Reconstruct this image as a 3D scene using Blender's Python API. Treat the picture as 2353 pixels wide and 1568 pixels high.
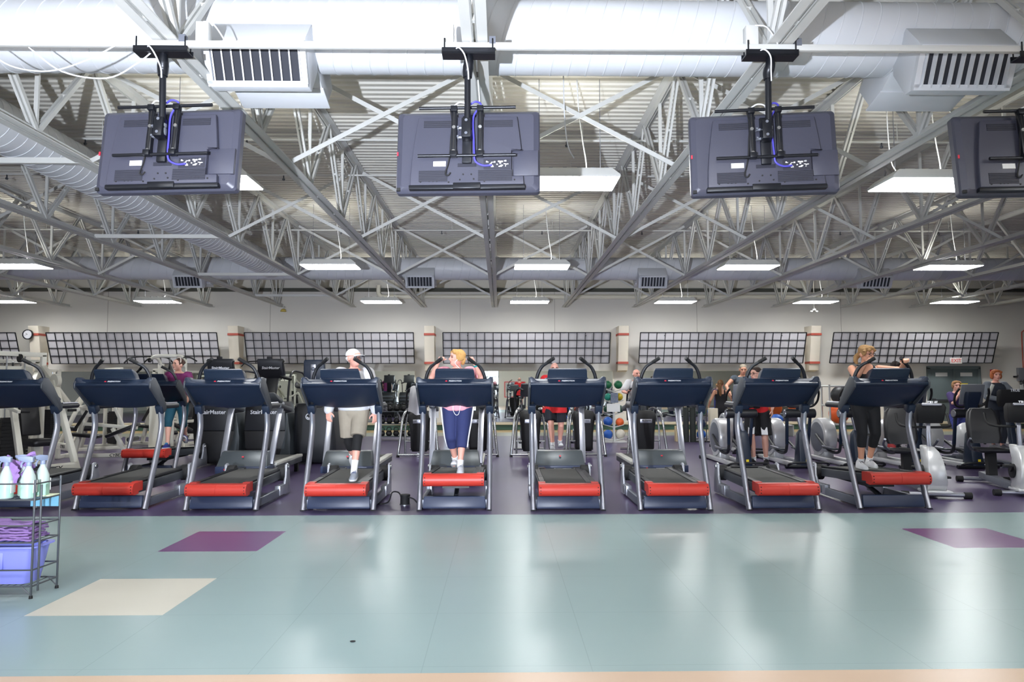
import bpy, bmesh, math, random
from mathutils import Vector, Matrix, Euler, noise
random.seed(7)
for _o in list(bpy.data.objects): bpy.data.objects.remove(_o)
SC = bpy.context.scene
COL = SC.collection
R = math.radians
PI = math.pi

# ---------------------------------------------------------------- camera
CAM_H, PITCH, YAW, ROLL = 1.5218, 0.0627, 0.0164, 0.0014
cd = bpy.data.cameras.new('camera'); cd.sensor_width = 36; cd.lens = 36*1643.2/2353
cd.clip_start = 0.05; cd.clip_end = 200
cam = bpy.data.objects.new('camera', cd); COL.objects.link(cam)
cam.matrix_world = Matrix.Translation((0, 0, CAM_H)) @ Matrix.Rotation(-YAW, 4, 'Z') @ Matrix.Rotation(PI/2+PITCH, 4, 'X') @ Matrix.Rotation(-ROLL, 4, 'Z')
SC.camera = cam

# ---------------------------------------------------------------- world, exposure, big lights
SC.view_settings.view_transform = 'Standard'; SC.view_settings.look = 'None'
SC.view_settings.gamma = 1; SC.view_settings.exposure = 0.44
SC.cycles.use_denoising = True
SC.cycles.max_bounces = 8; SC.cycles.diffuse_bounces = 4; SC.cycles.glossy_bounces = 4
SC.cycles.sample_clamp_indirect = 6; SC.cycles.caustics_reflective = False; SC.cycles.caustics_refractive = False
SC.cycles.use_adaptive_sampling = True; SC.cycles.adaptive_threshold = 0.02
W = bpy.data.worlds.new('world'); SC.world = W; W.use_nodes = True
W.node_tree.nodes['Background'].inputs[0].default_value = (0.75, 0.85, 1, 1)
W.node_tree.nodes['Background'].inputs[1].default_value = 1.0
FIX_L, UP_L, WIN_L, FLASH_W = 33.0, 16.0, 9.0, 4200.0
# the photographer's flash, behind and to the left of the camera, thrown up at the ceiling
fl = bpy.data.lights.new('flash', 'SPOT'); fl.energy = FLASH_W; fl.spot_size = R(84); fl.spot_blend = 1.0; fl.shadow_soft_size = 0.04
fl.color = (0.82, 0.88, 1.0)
flo = bpy.data.objects.new('flash', fl); COL.objects.link(flo)
flo.location = (-1.1, -0.7, 1.42)
flo.rotation_euler = (Vector((-1.3, 12.0, 5.6)) - Vector(flo.location)).to_track_quat('-Z', 'Y').to_euler()

# ---------------------------------------------------------------- helpers
def lin(c):
    c /= 255
    return c/12.92 if c <= .04045 else ((c+.055)/1.055)**2.4
def C(r, g, b): return (lin(r), lin(g), lin(b), 1)
MATS = {}
def mat(name, rgb, rough=.5, metal=0.0, var=.06, scale=8.0, bump=0.0, bscale=200.0, spec=.5, emit=0.0, trans=0.0, coat=0.0):
    m = bpy.data.materials.new(name); m.use_nodes = True
    nt = m.node_tree; b = nt.nodes['Principled BSDF']
    col = C(*rgb)
    b.inputs['Roughness'].default_value = rough; b.inputs['Metallic'].default_value = metal
    b.inputs['Specular IOR Level'].default_value = spec
    tc = nt.nodes.new('ShaderNodeTexCoord')
    if var > 0:
        n = nt.nodes.new('ShaderNodeTexNoise'); n.inputs['Scale'].default_value = scale; n.inputs['Detail'].default_value = 4
        nt.links.new(tc.outputs['Object'], n.inputs['Vector'])
        mx = nt.nodes.new('ShaderNodeMix'); mx.data_type = 'RGBA'
        mx.inputs[6].default_value = tuple(x*(1-var) for x in col[:3])+(1,)
        mx.inputs[7].default_value = tuple(min(1, x*(1+var)) for x in col[:3])+(1,)
        nt.links.new(n.outputs['Fac'], mx.inputs[0]); nt.links.new(mx.outputs[2], b.inputs['Base Color'])
    else:
        b.inputs['Base Color'].default_value = col
    if bump > 0:
        n2 = nt.nodes.new('ShaderNodeTexNoise'); n2.inputs['Scale'].default_value = bscale
        nt.links.new(tc.outputs['Object'], n2.inputs['Vector'])
        bp = nt.nodes.new('ShaderNodeBump'); bp.inputs['Strength'].default_value = bump; bp.inputs['Distance'].default_value = .004
        nt.links.new(n2.outputs['Fac'], bp.inputs['Height']); nt.links.new(bp.outputs['Normal'], b.inputs['Normal'])
    if emit > 0:
        b.inputs['Emission Color'].default_value = col; b.inputs['Emission Strength'].default_value = emit
    if trans > 0: b.inputs['Transmission Weight'].default_value = trans
    if coat > 0: b.inputs['Coat Weight'].default_value = coat; b.inputs['Coat Roughness'].default_value = .15
    MATS[name] = m
    return m

def smooth(pts, n=6):
    """Catmull-Rom through the points"""
    P = [Vector(p) for p in pts]
    if len(P) < 3: return P
    Q = [2*P[0]-P[1]] + P + [2*P[-1]-P[-2]]
    out = []
    for i in range(1, len(Q)-2):
        a, b, c, d = Q[i-1], Q[i], Q[i+1], Q[i+2]
        for k in range(n):
            t = k/n
            out.append(.5*((2*b)+(c-a)*t+(2*a-5*b+4*c-d)*t*t+(3*b-a-3*c+d)*t**3))
    out.append(P[-1])
    return out

class MB:
    def __init__(s): s.v = []; s.f = []; s.mi = []; s.m = 0
    def add(s, vs, fs):
        o = len(s.v); s.v += [Vector(v) for v in vs]
        for f in fs: s.f.append([i+o for i in f]); s.mi.append(s.m)
        return s
    def box(s, c, d, rot=None):
        c = Vector(c); M = Euler(rot).to_matrix() if isinstance(rot, (tuple, list)) else (rot or Matrix.Identity(3))
        x, y, z = d[0]/2, d[1]/2, d[2]/2
        vs = [c+M@Vector((i*x, j*y, k*z)) for i in (-1, 1) for j in (-1, 1) for k in (-1, 1)]
        return s.add(vs, [(0, 1, 3, 2), (4, 6, 7, 5), (0, 4, 5, 1), (2, 3, 7, 6), (0, 2, 6, 4), (1, 5, 7, 3)])
    def bar(s, a, b, w, h, up=(0, 0, 1)):
        """rectangular bar; w across, h along up"""
        a, b = Vector(a), Vector(b); t = (b-a).normalized(); u = Vector(up)
        r = t.cross(u)
        if r.length < 1e-4: r = t.cross(Vector((0, 1, 0)))
        r.normalize(); u = r.cross(t).normalized()
        vs = []
        for p in (a, b):
            for (i, j) in ((-1, -1), (1, -1), (1, 1), (-1, 1)): vs.append(p+r*i*w/2+u*j*h/2)
        return s.add(vs, [(0, 1, 2, 3), (7, 6, 5, 4), (0, 4, 5, 1), (1, 5, 6, 2), (2, 6, 7, 3), (3, 7, 4, 0)])
    def tube(s, pts, r, n=8, prof=None, up=(0, 0, 1), caps=True):
        P = [Vector(p) for p in pts]
        if not isinstance(r, (list, tuple)): r = [r]*len(P)
        if len(r) != len(P):
            r = [r[min(int(i/(len(P)-1)*(len(r)-1)), len(r)-2)]*(1-(i/(len(P)-1)*(len(r)-1)-min(int(i/(len(P)-1)*(len(r)-1)), len(r)-2)))
                 + r[min(int(i/(len(P)-1)*(len(r)-1)), len(r)-2)+1]*(i/(len(P)-1)*(len(r)-1)-min(int(i/(len(P)-1)*(len(r)-1)), len(r)-2)) for i in range(len(P))]
        if prof is None: prof = [(math.cos(2*PI*k/n), math.sin(2*PI*k/n)) for k in range(n)]
        n = len(prof); u = Vector(up); vs = []; fs = []
        for i, p in enumerate(P):
            t = (P[min(i+1, len(P)-1)]-P[max(i-1, 0)]).normalized()
            x = t.cross(u)
            if x.length < 1e-3: x = t.cross(Vector((.3, 1, .1)))
            x.normalize(); u = x.cross(t).normalized()
            for (a, b) in prof: vs.append(p+x*a*r[i]+u*b*r[i])
        for i in range(len(P)-1):
            for k in range(n): fs.append((i*n+k, i*n+(k+1) % n, (i+1)*n+(k+1) % n, (i+1)*n+k))
        if caps: fs.append(tuple(range(n-1, -1, -1))); fs.append(tuple((len(P)-1)*n+k for k in range(n)))
        return s.add(vs, fs)
    def cyl(s, a, b, r0, r1=None, n=16): return s.tube([a, b], [r0, r0 if r1 is None else r1], n)
    def loft(s, rings, caps=True):
        n = len(rings[0]); vs = [v for r in rings for v in r]; fs = []
        for i in range(len(rings)-1):
            for k in range(n): fs.append((i*n+k, i*n+(k+1) % n, (i+1)*n+(k+1) % n, (i+1)*n+k))
        if caps: fs.append(tuple(range(n-1, -1, -1))); fs.append(tuple((len(rings)-1)*n+k for k in range(n)))
        return s.add(vs, fs)
    def prism(s, poly, a, b, axis='x'):
        """poly in the plane across axis: x -> (y,z), y -> (x,z), z -> (x,y)"""
        def p(u, v, t): return {'x': (t, u, v), 'y': (u, t, v), 'z': (u, v, t)}[axis]
        return s.loft([[p(u, v, a) for u, v in poly], [p(u, v, b) for u, v in poly]])
    def sph(s, c, r, nu=16, nv=10, M=None):
        c = Vector(c)
        if not isinstance(r, (tuple, list)): r = (r, r, r)
        M = M or Matrix.Identity(3)
        vs = [c+M@Vector((0, 0, -r[2]))]
        for j in range(1, nv):
            th = -PI/2+PI*j/nv
            for i in range(nu):
                ph = 2*PI*i/nu
                vs.append(c+M@Vector((r[0]*math.cos(th)*math.cos(ph), r[1]*math.cos(th)*math.sin(ph), r[2]*math.sin(th))))
        vs.append(c+M@Vector((0, 0, r[2]))); fs = []
        for i in range(nu): fs.append((0, 1+(i+1) % nu, 1+i)); fs.append((len(vs)-1, 1+(nv-2)*nu+i, 1+(nv-2)*nu+(i+1) % nu))
        for j in range(nv-2):
            for i in range(nu): fs.append((1+j*nu+i, 1+j*nu+(i+1) % nu, 1+(j+1)*nu+(i+1) % nu, 1+(j+1)*nu+i))
        return s.add(vs, fs)
    def lathe(s, prof, c=(0, 0, 0), n=20, M=None):
        c = Vector(c); M = M or Matrix.Identity(3)
        return s.loft([[c+M@Vector((r*math.cos(2*PI*k/n), r*math.sin(2*PI*k/n), z)) for k in range(n)] for r, z in prof])
    def sheet(s, fn, nu, nv, th):
        """closed sheet of thickness th from fn(u,v)"""
        P = [[Vector(fn(i/nu, j/nv)) for j in range(nv+1)] for i in range(nu+1)]
        N = [[None]*(nv+1) for _ in range(nu+1)]
        for i in range(nu+1):
            for j in range(nv+1):
                a = P[min(i+1, nu)][j]-P[max(i-1, 0)][j]; b = P[i][min(j+1, nv)]-P[i][max(j-1, 0)]
                n_ = a.cross(b); N[i][j] = n_.normalized() if n_.length > 0 else Vector((0, 0, 1))
        w = nv+1; k = (nu+1)*w
        vs = [P[i][j] for i in range(nu+1) for j in range(w)]+[P[i][j]+N[i][j]*th for i in range(nu+1) for j in range(w)]
        fs = []
        for i in range(nu):
            for j in range(nv):
                q = (i*w+j, (i+1)*w+j, (i+1)*w+j+1, i*w+j+1); fs.append(q); fs.append(tuple(x+k for x in reversed(q)))
        for i in range(nu):
            for j in (0, nv): a, b = i*w+j, (i+1)*w+j; fs.append((a, b, b+k, a+k))
        for j in range(nv):
            for i in (0, nu): a, b = i*w+j, i*w+j+1; fs.append((a, b, b+k, a+k))
        return s.add(vs, fs)
    def mesh(s, name, mats, bevel=0, seg=2, angle=40):
        me = bpy.data.meshes.new(name); me.from_pydata(s.v, [], s.f)
        for m in mats: me.materials.append(m)
        if len(mats) > 1: me.polygons.foreach_set('material_index', s.mi)
        bm = bmesh.new(); bm.from_mesh(me)
        bmesh.ops.recalc_face_normals(bm, faces=bm.faces)
        if bevel > 0:
            es = [e for e in bm.edges if len(e.link_faces) == 2 and e.calc_face_angle(0) > R(35)]
            bmesh.ops.bevel(bm, geom=es, offset=bevel, segments=seg, profile=.5, affect='EDGES', clamp_overlap=True)
        bm.to_mesh(me); bm.free()
        me.polygons.foreach_set('use_smooth', [True]*len(me.polygons)); me.set_sharp_from_angle(angle=R(angle))
        return me
    def build(s, name, mats, parent=None, bevel=0, seg=2, angle=40, label=None):
        if not isinstance(mats, (list, tuple)): mats = [mats]
        return link(name, s.mesh(name, mats, bevel, seg, angle), parent, label)

def link(name, me, parent=None, label=None):
    o = bpy.data.objects.new(name, me); COL.objects.link(o)
    if parent: o.parent = parent
    if label: o['label'] = label
    return o
def tag(o, label=None, cat=None, group=None, kind=None):
    if label: o['label'] = label
    if cat: o['category'] = cat
    if group: o['group'] = group
    if kind: o['kind'] = kind
    return o
def thing(name, label, cat, loc=(0, 0, 0), rz=0, group=None):
    o = bpy.data.objects.new(name, None); COL.objects.link(o); o.empty_display_size = .1
    o.location = loc; o.rotation_euler = (0, 0, rz)
    return tag(o, label, cat, group)
def dup(root, loc=None, rz=None, label=None, group=None, parent=None):
    """a copy of a thing with copies of its parts and sub-parts"""
    c = root.copy(); COL.objects.link(c)
    if parent: c.parent = parent
    if loc is not None: c.location = loc
    if rz is not None: c.rotation_euler = (0, 0, rz)
    if label: c['label'] = label
    if group: c['group'] = group
    for ch in root.children: dup(ch, parent=c)
    return c
def struct(name, mb, mats, bevel=0, label=None, cat=None):
    o = mb.build(name, mats, bevel=bevel); o['kind'] = 'structure'
    if label: o['label'] = label
    if cat: o['category'] = cat
    return o
def text_mesh(s, size, m, depth=.001, bold=0.0, shear=0.0):
    cu = bpy.data.curves.new('lettering', 'FONT'); cu.body = s; cu.size = size; cu.extrude = depth; cu.offset = bold; cu.shear = shear
    cu.align_x = 'CENTER'; cu.align_y = 'CENTER'; cu.resolution_u = 2
    t = bpy.data.objects.new('lettering', cu); COL.objects.link(t)
    dg = bpy.context.evaluated_depsgraph_get()
    me = bpy.data.meshes.new_from_object(t.evaluated_get(dg)); bpy.data.objects.remove(t)
    me.materials.clear(); me.materials.append(m)
    return me
def lettering(s, size, m, loc, rot, parent, **k):
    o = link('lettering', text_mesh(s, size, m, **k), parent); o.location = loc; o.rotation_euler = rot
    return o
ORD = ['first', 'second', 'third', 'fourth', 'fifth', 'sixth', 'seventh', 'eighth', 'ninth', 'tenth']

# ---------------------------------------------------------------- materials
M_wall = mat('painted_wall', (216, 213, 206), .7, var=.03, scale=1.5, bump=.15, bscale=60)
M_pil = mat('pilaster_paint', (222, 214, 198), .65, var=.02)
M_red = mat('red_band', (176, 78, 62), .6)
M_white = mat('white_steel_paint', (200, 201, 198), .5, var=.05, scale=3)
M_deck = mat('roof_deck_paint', (196, 194, 186), .6, var=.05, scale=2)
M_duct = mat('painted_duct', (205, 208, 213), .45, var=.04, scale=2)
M_lens = mat('lamp_lens', (252, 253, 253), .5, var=0, emit=FIX_L)
M_black = mat('black_plastic', (26, 28, 33), .45, var=.1, scale=30)
M_blackm = mat('black_metal', (24, 26, 32), .35, metal=.3)
M_grid = mat('black_grid_wire', (22, 24, 28), .5)
M_board = mat('grey_acoustic_board', (180, 178, 182), .9, var=.05, scale=40)
M_silver = mat('silver_paint', (168, 170, 180), .32, metal=.75, var=.03)
M_chrome = mat('brushed_steel', (185, 187, 190), .25, metal=.9, var=.03)
M_navy = mat('navy_plastic', (25, 37, 56), .38, var=.08, scale=60, bump=.06, bscale=900)
M_navy2 = mat('navy_frame_paint', (48, 58, 84), .4, var=.05)
M_grey = mat('grey_frame_paint', (112, 116, 126), .4, metal=.3)
M_belt = mat('running_belt', (62, 62, 60), .75, var=.12, scale=120, bump=.2, bscale=1500)
M_orange = mat('red_orange_plastic', (194, 54, 42), .42, var=.04)
M_darkgrey = mat('dark_grey_plastic', (58, 62, 68), .42, var=.08, scale=30)
M_midgrey = mat('mid_grey_plastic', (110, 113, 120), .4, var=.06)
M_rubber = mat('black_rubber', (18, 18, 20), .7)
M_tv = mat('tv_back_plastic', (60, 61, 74), .42, var=.06, scale=60, bump=.1, bscale=700)
M_tvd = mat('tv_vent_dark', (38, 39, 50), .6, var=.3, scale=150)
M_label = mat('paper_label', (215, 216, 214), .7, var=.05, scale=80)
M_bluecab = mat('blue_cable', (70, 66, 168), .5)
M_whitecab = mat('white_cable', (214, 216, 220), .5)
M_letter = mat('white_lettering', (222, 224, 230), .5, var=0)
M_redlet = mat('red_emblem', (200, 40, 60), .5, var=0)
M_blklet = mat('black_lettering', (28, 28, 30), .6, var=0)
M_cream = mat('cream_machine_paint', (222, 219, 205), .4, var=.03)
M_pad = mat('black_vinyl_pad', (24, 24, 28), .4, var=.1)
M_iron = mat('cast_iron_black', (22, 22, 24), .5)
M_mirror = mat('mirror_glass', (235, 243, 240), .015, metal=1.0, var=0)
M_green = mat('green_baseboard', (56, 92, 84), .5)
M_tan = mat('tan_wood', (196, 168, 128), .5, var=.08)
M_door = mat('grey_green_door_paint', (98, 110, 112), .45, var=.04)
M_winpane = mat('daylit_window_pane', (225, 236, 255), .3, var=0, emit=WIN_L)

def floor_mat(name, rgb, rough, var, speck=0.0, seam=False):
    m = bpy.data.materials.new(name); m.use_nodes = True; nt = m.node_tree; b = nt.nodes['Principled BSDF']
    tc = nt.nodes.new('ShaderNodeTexCoord'); col = C(*rgb)
    n = nt.nodes.new('ShaderNodeTexNoise'); n.inputs['Scale'].default_value = 1.3; n.inputs['Detail'].default_value = 6
    mp = nt.nodes.new('ShaderNodeMapping'); mp.inputs['Scale'].default_value = (.5, 2.2, 1)
    nt.links.new(tc.outputs['Object'], mp.inputs['Vector']); nt.links.new(mp.outputs['Vector'], n.inputs['Vector'])
    mx = nt.nodes.new('ShaderNodeMix'); mx.data_type = 'RGBA'
    mx.inputs[6].default_value = tuple(x*(1-var) for x in col[:3])+(1,); mx.inputs[7].default_value = tuple(min(1, x*(1+var)) for x in col[:3])+(1,)
    nt.links.new(n.outputs['Fac'], mx.inputs[0]); out = mx.outputs[2]
    if speck > 0:
        w = nt.nodes.new('ShaderNodeTexNoise'); w.inputs['Scale'].default_value = 55; w.inputs['Detail'].default_value = 3
        nt.links.new(tc.outputs['Object'], w.inputs['Vector'])
        rp = nt.nodes.new('ShaderNodeValToRGB'); rp.color_ramp.elements[0].position = .58; rp.color_ramp.elements[1].position = .66
        nt.links.new(w.outputs['Fac'], rp.inputs['Fac'])
        m2 = nt.nodes.new('ShaderNodeMix'); m2.data_type = 'RGBA'; m2.inputs[7].default_value = C(120, 120, 140)
        ml = nt.nodes.new('ShaderNodeMath'); ml.operation = 'MULTIPLY'; ml.inputs[1].default_value = speck
        nt.links.new(rp.outputs['Color'], ml.inputs[0]); nt.links.new(ml.outputs[0], m2.inputs[0]); nt.links.new(out, m2.inputs[6]); out = m2.outputs[2]
    if seam:
        # faint sheet-tile joints, 0.914 m apart
        br = nt.nodes.new('ShaderNodeTexBrick'); br.offset = 0; br.inputs['Scale'].default_value = 1
        br.inputs['Mortar Size'].default_value = .0025; br.inputs['Brick Width'].default_value = .9144; br.inputs['Row Height'].default_value = .9144
        mpb = nt.nodes.new('ShaderNodeMapping'); mpb.inputs['Location'].default_value = (3.165, -4.906, 0)
        nt.links.new(tc.outputs['Object'], mpb.inputs['Vector']); nt.links.new(mpb.outputs['Vector'], br.inputs['Vector'])
        m3 = nt.nodes.new('ShaderNodeMix'); m3.data_type = 'RGBA'; m3.inputs[7].default_value = tuple(x*.86 for x in col[:3])+(1,)
        nt.links.new(br.outputs['Fac'], m3.inputs[0]); nt.links.new(out, m3.inputs[6]); out = m3.outputs[2]
        # thin dark scuffs
        sn = nt.nodes.new('ShaderNodeTexNoise'); sn.inputs['Scale'].default_value = 2.5; sn.inputs['Detail'].default_value = 2
        mps = nt.nodes.new('ShaderNodeMapping'); mps.inputs['Scale'].default_value = (.8, 14, 1); nt.links.new(tc.outputs['Object'], mps.inputs['Vector'])
        nt.links.new(mps.outputs['Vector'], sn.inputs['Vector'])
        rs = nt.nodes.new('ShaderNodeValToRGB'); rs.color_ramp.elements[0].position = .76; rs.color_ramp.elements[1].position = .80
        nt.links.new(sn.outputs['Fac'], rs.inputs['Fac'])
        m4 = nt.nodes.new('ShaderNodeMix'); m4.data_type = 'RGBA'; m4.inputs[7].default_value = tuple(x*.82 for x in col[:3])+(1,)
        nt.links.new(rs.outputs['Color'], m4.inputs[0]); nt.links.new(out, m4.inputs[6]); out = m4.outputs[2]
    nt.links.new(out, b.inputs['Base Color'])
    rn = nt.nodes.new('ShaderNodeMapRange'); rn.inputs['To Min'].default_value = rough*.98; rn.inputs['To Max'].default_value = rough*1.02
    nt.links.new(n.outputs['Fac'], rn.inputs['Value']); nt.links.new(rn.outputs['Result'], b.inputs['Roughness'])
    return m
F_green = floor_mat('green_grey_sheet_floor', (140, 160, 161), .27, .015, seam=True)
F_purple = floor_mat('purple_rubber_floor', (76, 64, 98), .3, .03, speck=.10)
F_peach = floor_mat('peach_floor_border', (190, 165, 142), .3, .03)
F_plum = floor_mat('plum_floor_square', (106, 72, 114), .32, .05)
F_beige = floor_mat('beige_floor_square', (190, 187, 174), .34, .04)
F_tan = floor_mat('tan_floor_strip', (192, 166, 122), .3, .06)
F_lane = floor_mat('grey_green_floor_strip', (140, 144, 132), .3, .06)

# ---------------------------------------------------------------- room shell
XL, XR, YB, YW, ZC = -22.5, 22.5, -4.5, 24.9, 5.56
def in_sq(x, y, a): return a[0] <= x <= a[0]+.9144 and a[1] <= y <= a[1]+.9144
SQ = [((-3.165, 4.906), 4), ((-3.164, 6.753), 3), ((4.259, 6.738), 3)]
xs = sorted({XL, XR} | {s[0][0]+d for s in SQ for d in (0, .9144)})
ys = sorted({YB, YW, 3.905, 8.58, 21.9, 23.5} | {s[0][1]+d for s in SQ for d in (0, .9144)})
fm = MB()
for i in range(len(xs)-1):
    for j in range(len(ys)-1):
        cx, cy = (xs[i]+xs[i+1])/2, (ys[j]+ys[j+1])/2
        fm.m = 2 if cy < 3.905 else 0 if cy < 8.58 else 1 if cy < 21.9 else 6 if cy < 23.5 else 5
        for a, mi in SQ:
            if in_sq(cx, cy, a): fm.m = mi
        fm.add([(xs[i], ys[j], 0), (xs[i+1], ys[j], 0), (xs[i+1], ys[j+1], 0), (xs[i], ys[j+1], 0)], [(0, 1, 2, 3)])
fl_o = struct('floor', fm, [F_green, F_purple, F_peach, F_plum, F_beige, F_tan, F_lane])

ce = MB(); prof = []
y = YB
while y < YW:
    prof += [(y, ZC), (y+.075, ZC), (y+.09, ZC+.038), (y+.137, ZC+.038)]; y += .1524
prof.append((YW+.02, ZC))
ring = prof+[(prof[-1][0], ZC+.12), (YB, ZC+.12)]
ce.prism(ring, XL, XR, 'x')
struct('ceiling', ce, M_deck)
struct('wall_back', MB().box((0, YW+.1, 2.85), (XR-XL, .2, 5.7)), M_wall)
struct('wall_left', MB().box((XL-.1, (YB+YW)/2, 2.85), (.2, YW-YB+.4, 5.7)), M_wall)
struct('wall_right', MB().box((XR+.1, (YB+YW)/2, 2.85), (.2, YW-YB+.4, 5.7)), M_wall)
# the wall behind the camera, with daylit windows
wf = MB()
WINS = [(-6.3, -3.0), (-1.9, -0.1), (8.7, 10.3)]
x0 = XL
for a, b in WINS+[(XR, XR)]:
    if a > x0: wf.box(((x0+a)/2, YB-.1, 2.85), (a-x0, .2, 5.7))
    if b > a:
        wf.box(((a+b)/2, YB-.1, .4), (b-a, .2, .8)); wf.box(((a+b)/2, YB-.1, 4.65), (b-a, .2, 2.1))
    x0 = b
struct('wall_front', wf, mat('white_wall_paint', (236, 238, 234), .7, var=.02))
for i, (a, b) in enumerate(WINS):
    wm = MB()
    for z in (.84, 2.2, 3.56): wm.box(((a+b)/2, YB-.06, z), (b-a, .08, .08))
    for x in (a+.04, (a+b)/2, b-.04): wm.box((x, YB-.06, 2.2), (.08, .08, 2.8))
    w = struct('window_%d' % (i+1), wm, M_white)
    MB().box(((a+b)/2, YB-.1, 2.2), (b-a-.02, .02, 2.76)).build('pane', M_winpane, w)
# thin vertical control joints in the far wall
jm = MB()
for px in (-13.6, -8.0, -1.4, 1.9, 6.9, 12.0): jm.box((px, YW-.002, 3.9), (.012, .006, 2.0))
struct('trim_1', jm, mat('wall_joint', (150, 146, 138), .8))
# mirror rail (cream ledge) and green baseboard
struct('trim_2', MB().box((0, YW-.06, .225), (XR-XL, .12, .09)), mat('cream_rail', (205, 198, 178), .5), bevel=.01)
struct('baseboard_back', MB().box((0, YW-.03, .09), (XR-XL, .06, .18)), M_green, bevel=.008)

# ---------------------------------------------------------------- roof trusses (joists), 2.44 m apart
TX0, TP, ZB, ZT = -0.2014, 2.4384, 4.248, 5.46
Y0, Y1 = -4.4, 24.74
NODES = [11.8+2.03*k for k in range(-5, 7)]
def chord(z0, z1, ys, ye):
    m = MB()
    for s in (-1, 1):
        m.box((s*.055, (ys+ye)/2, z0+.006), (.092, ye-ys, .012))
        m.box((s*.016, (ys+ye)/2, (z0+z1)/2), (.010, ye-ys, z1-z0))
    return m
m_bc = chord(ZB, ZB+.09, Y0, Y1)
for n_ in NODES:
    for d in (-.5, .5): m_bc.box((0, n_+d, ZB+.03), (.04, .05, .05))
me_bc = m_bc.mesh('bottom_chord', [M_white])
m_tc = MB()
for s in (-1, 1):
    m_tc.box((s*.055, (Y0+YW)/2, ZC-.012), (.092, YW-Y0, .012)); m_tc.box((s*.016, (Y0+YW)/2, ZC-.055), (.010, YW-Y0, .09))
me_tc = m_tc.mesh('top_chord', [M_white])
def web(dy0, dy1, w=.05, gap=.05):
    m = MB()
    for s in (-1, 1): m.bar((s*gap/2, dy0, ZB+.05), (s*gap/2, dy1, ZC-.05), .028, w, up=(0, 1, 0))
    L = .5; zc = (ZB+ZC)/2
    m.box((0, (dy0+dy1)/2, zc), (gap, .05, .03))
    return m.mesh('diagonal_brace', [M_white])
me_wf, me_wb = web(0, -1.0), web(0, 1.0)
m_v = MB().bar((0, 0, ZB+.05), (0, 0, ZC-.05), .045, .03, up=(0, 1, 0)); me_v = m_v.mesh('vertical_brace', [M_white])
m_e = MB()
for s in (-1, 1): m_e.bar((s*.03, 0, ZB+.05), (s*.03, .62, ZC-.1), .03, .05, up=(0, 1, 0))
me_e = m_e.mesh('end_brace', [M_white])
def side_words(k):
    if k == 0: return 'running straight back from above the middle television'
    s = 'left' if k < 0 else 'right'
    return '%s to the %s of the middle television' % (ORD[abs(k)-1], s)
for k in range(-8, 9):
    x = TX0+TP*k
    t = thing('roof_truss', 'white open-web roof truss, '+side_words(k), 'roof truss', (x, 0, 0), 0, 'white open-web roof trusses')
    link('bottom_chord', me_bc, t); link('top_chord', me_tc, t)
    for n_ in NODES:
        if n_ > 2.4:
            for nm, me in (('diagonal_brace', me_wf), ('diagonal_brace', me_wb), ('vertical_brace', me_v)):
                if nm == 'diagonal_brace' and me is me_wb and n_ > 23.5: continue
                o = link(nm, me, t); o.location = (0, n_, 0)
    o = link('end_brace', me_e, t); o.location = (0, 24.2, 0)

# X bracing between trusses
a0, a1 = (.07, 0, ZB+.03), (TP-.07, 0, ZC-.06)
b0, b1 = (.07, 0, ZC-.06), (TP-.07, 0, ZB+.03)
def angle_bar(a, b):
    m = MB(); m.bar(a, b, .012, .055, up=(0, 0, 1)); m.bar(Vector(a)+Vector((0, .024, .022)), Vector(b)+Vector((0, .024, .022)), .048, .008, up=(0, 0, 1)); return m
me_x1 = angle_bar(a0, a1).mesh('brace_bar', [M_white])
me_x2 = angle_bar(tuple(Vector(b0)+Vector((0, .065, 0))), tuple(Vector(b1)+Vector((0, .065, 0)))).mesh('brace_bar', [M_white])
me_hb = MB().bar((.07, 0, ZB+.03), (TP-.07, 0, ZB+.03), .05, .07).mesh('strut_bar', [M_white])
ROWN = ['nearest', 'second', 'third', 'farthest']
for r, yy in enumerate((8.68, 13.12, 17.6, 21.72)):
    for k in range(-8, 8):
        bay = ('the bay %s of the middle truss' % ('just left' if k == -1 else 'just right')) if k in (-1, 0) else 'the %s bay %s of the middle truss' % (ORD[(-k-1) if k < 0 else k], 'left' if k < 0 else 'right')
        if k == -3:
            o = link('brace_strut', me_hb); o.location = (TX0+TP*k, yy, 0)
            tag(o, 'white horizontal steel strut under the long duct, %s of its row' % ROWN[r], 'strut', 'horizontal struts under the long duct')
            continue
        t = thing('cross_brace', 'white X brace in %s, %s row' % (bay, ROWN[r]), 'brace', (TX0+TP*k, yy, 0), 0, 'X braces between the roof trusses')
        link('brace_bar', me_x1, t); link('brace_bar', me_x2, t)

# ---------------------------------------------------------------- ducts
def duct(a, b, r, pitch, twist):
    """spiral duct: rings with raised slanted seams"""
    a, b = Vector(a), Vector(b); L = (b-a).length; t = (b-a).normalized()
    x = t.cross(Vector((0, 0, 1))).normalized(); u = Vector((0, 0, 1)); m = MB(); N = 56; rings = []
    def ring(s_, rr): return [a+t*max(0, min(L, s_+twist*math.sin(2*PI*k/N)))+(x*math.cos(2*PI*k/N)+u*math.sin(2*PI*k/N))*rr for k in range(N)]
    s_ = 0
    while s_ < L:
        rings += [ring(s_, r), ring(s_+.004, r+.005), ring(s_+.010, r+.005), ring(s_+.014, r)]; s_ += pitch
    rings.append(ring(L, r))
    m.loft(rings); return m
D1Z, D1Y, D1R = 4.83, 6.62, .335
DUCTL, DUCTN, DUCTF = -6.16, 4.72, 4.76
ZF, YF = 4.745, 19.55
o = duct((-20, D1Y, D1Z), (20, D1Y, D1Z), D1R, .17, .10).build('spiral_duct', M_duct, angle=12)
tag(o, 'large white spiral duct crossing overhead just behind the televisions', 'duct')
o = duct((-20, YF, ZF), (20, YF, ZF), .31, .24, .08).build('spiral_duct', M_duct, angle=12)
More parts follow.
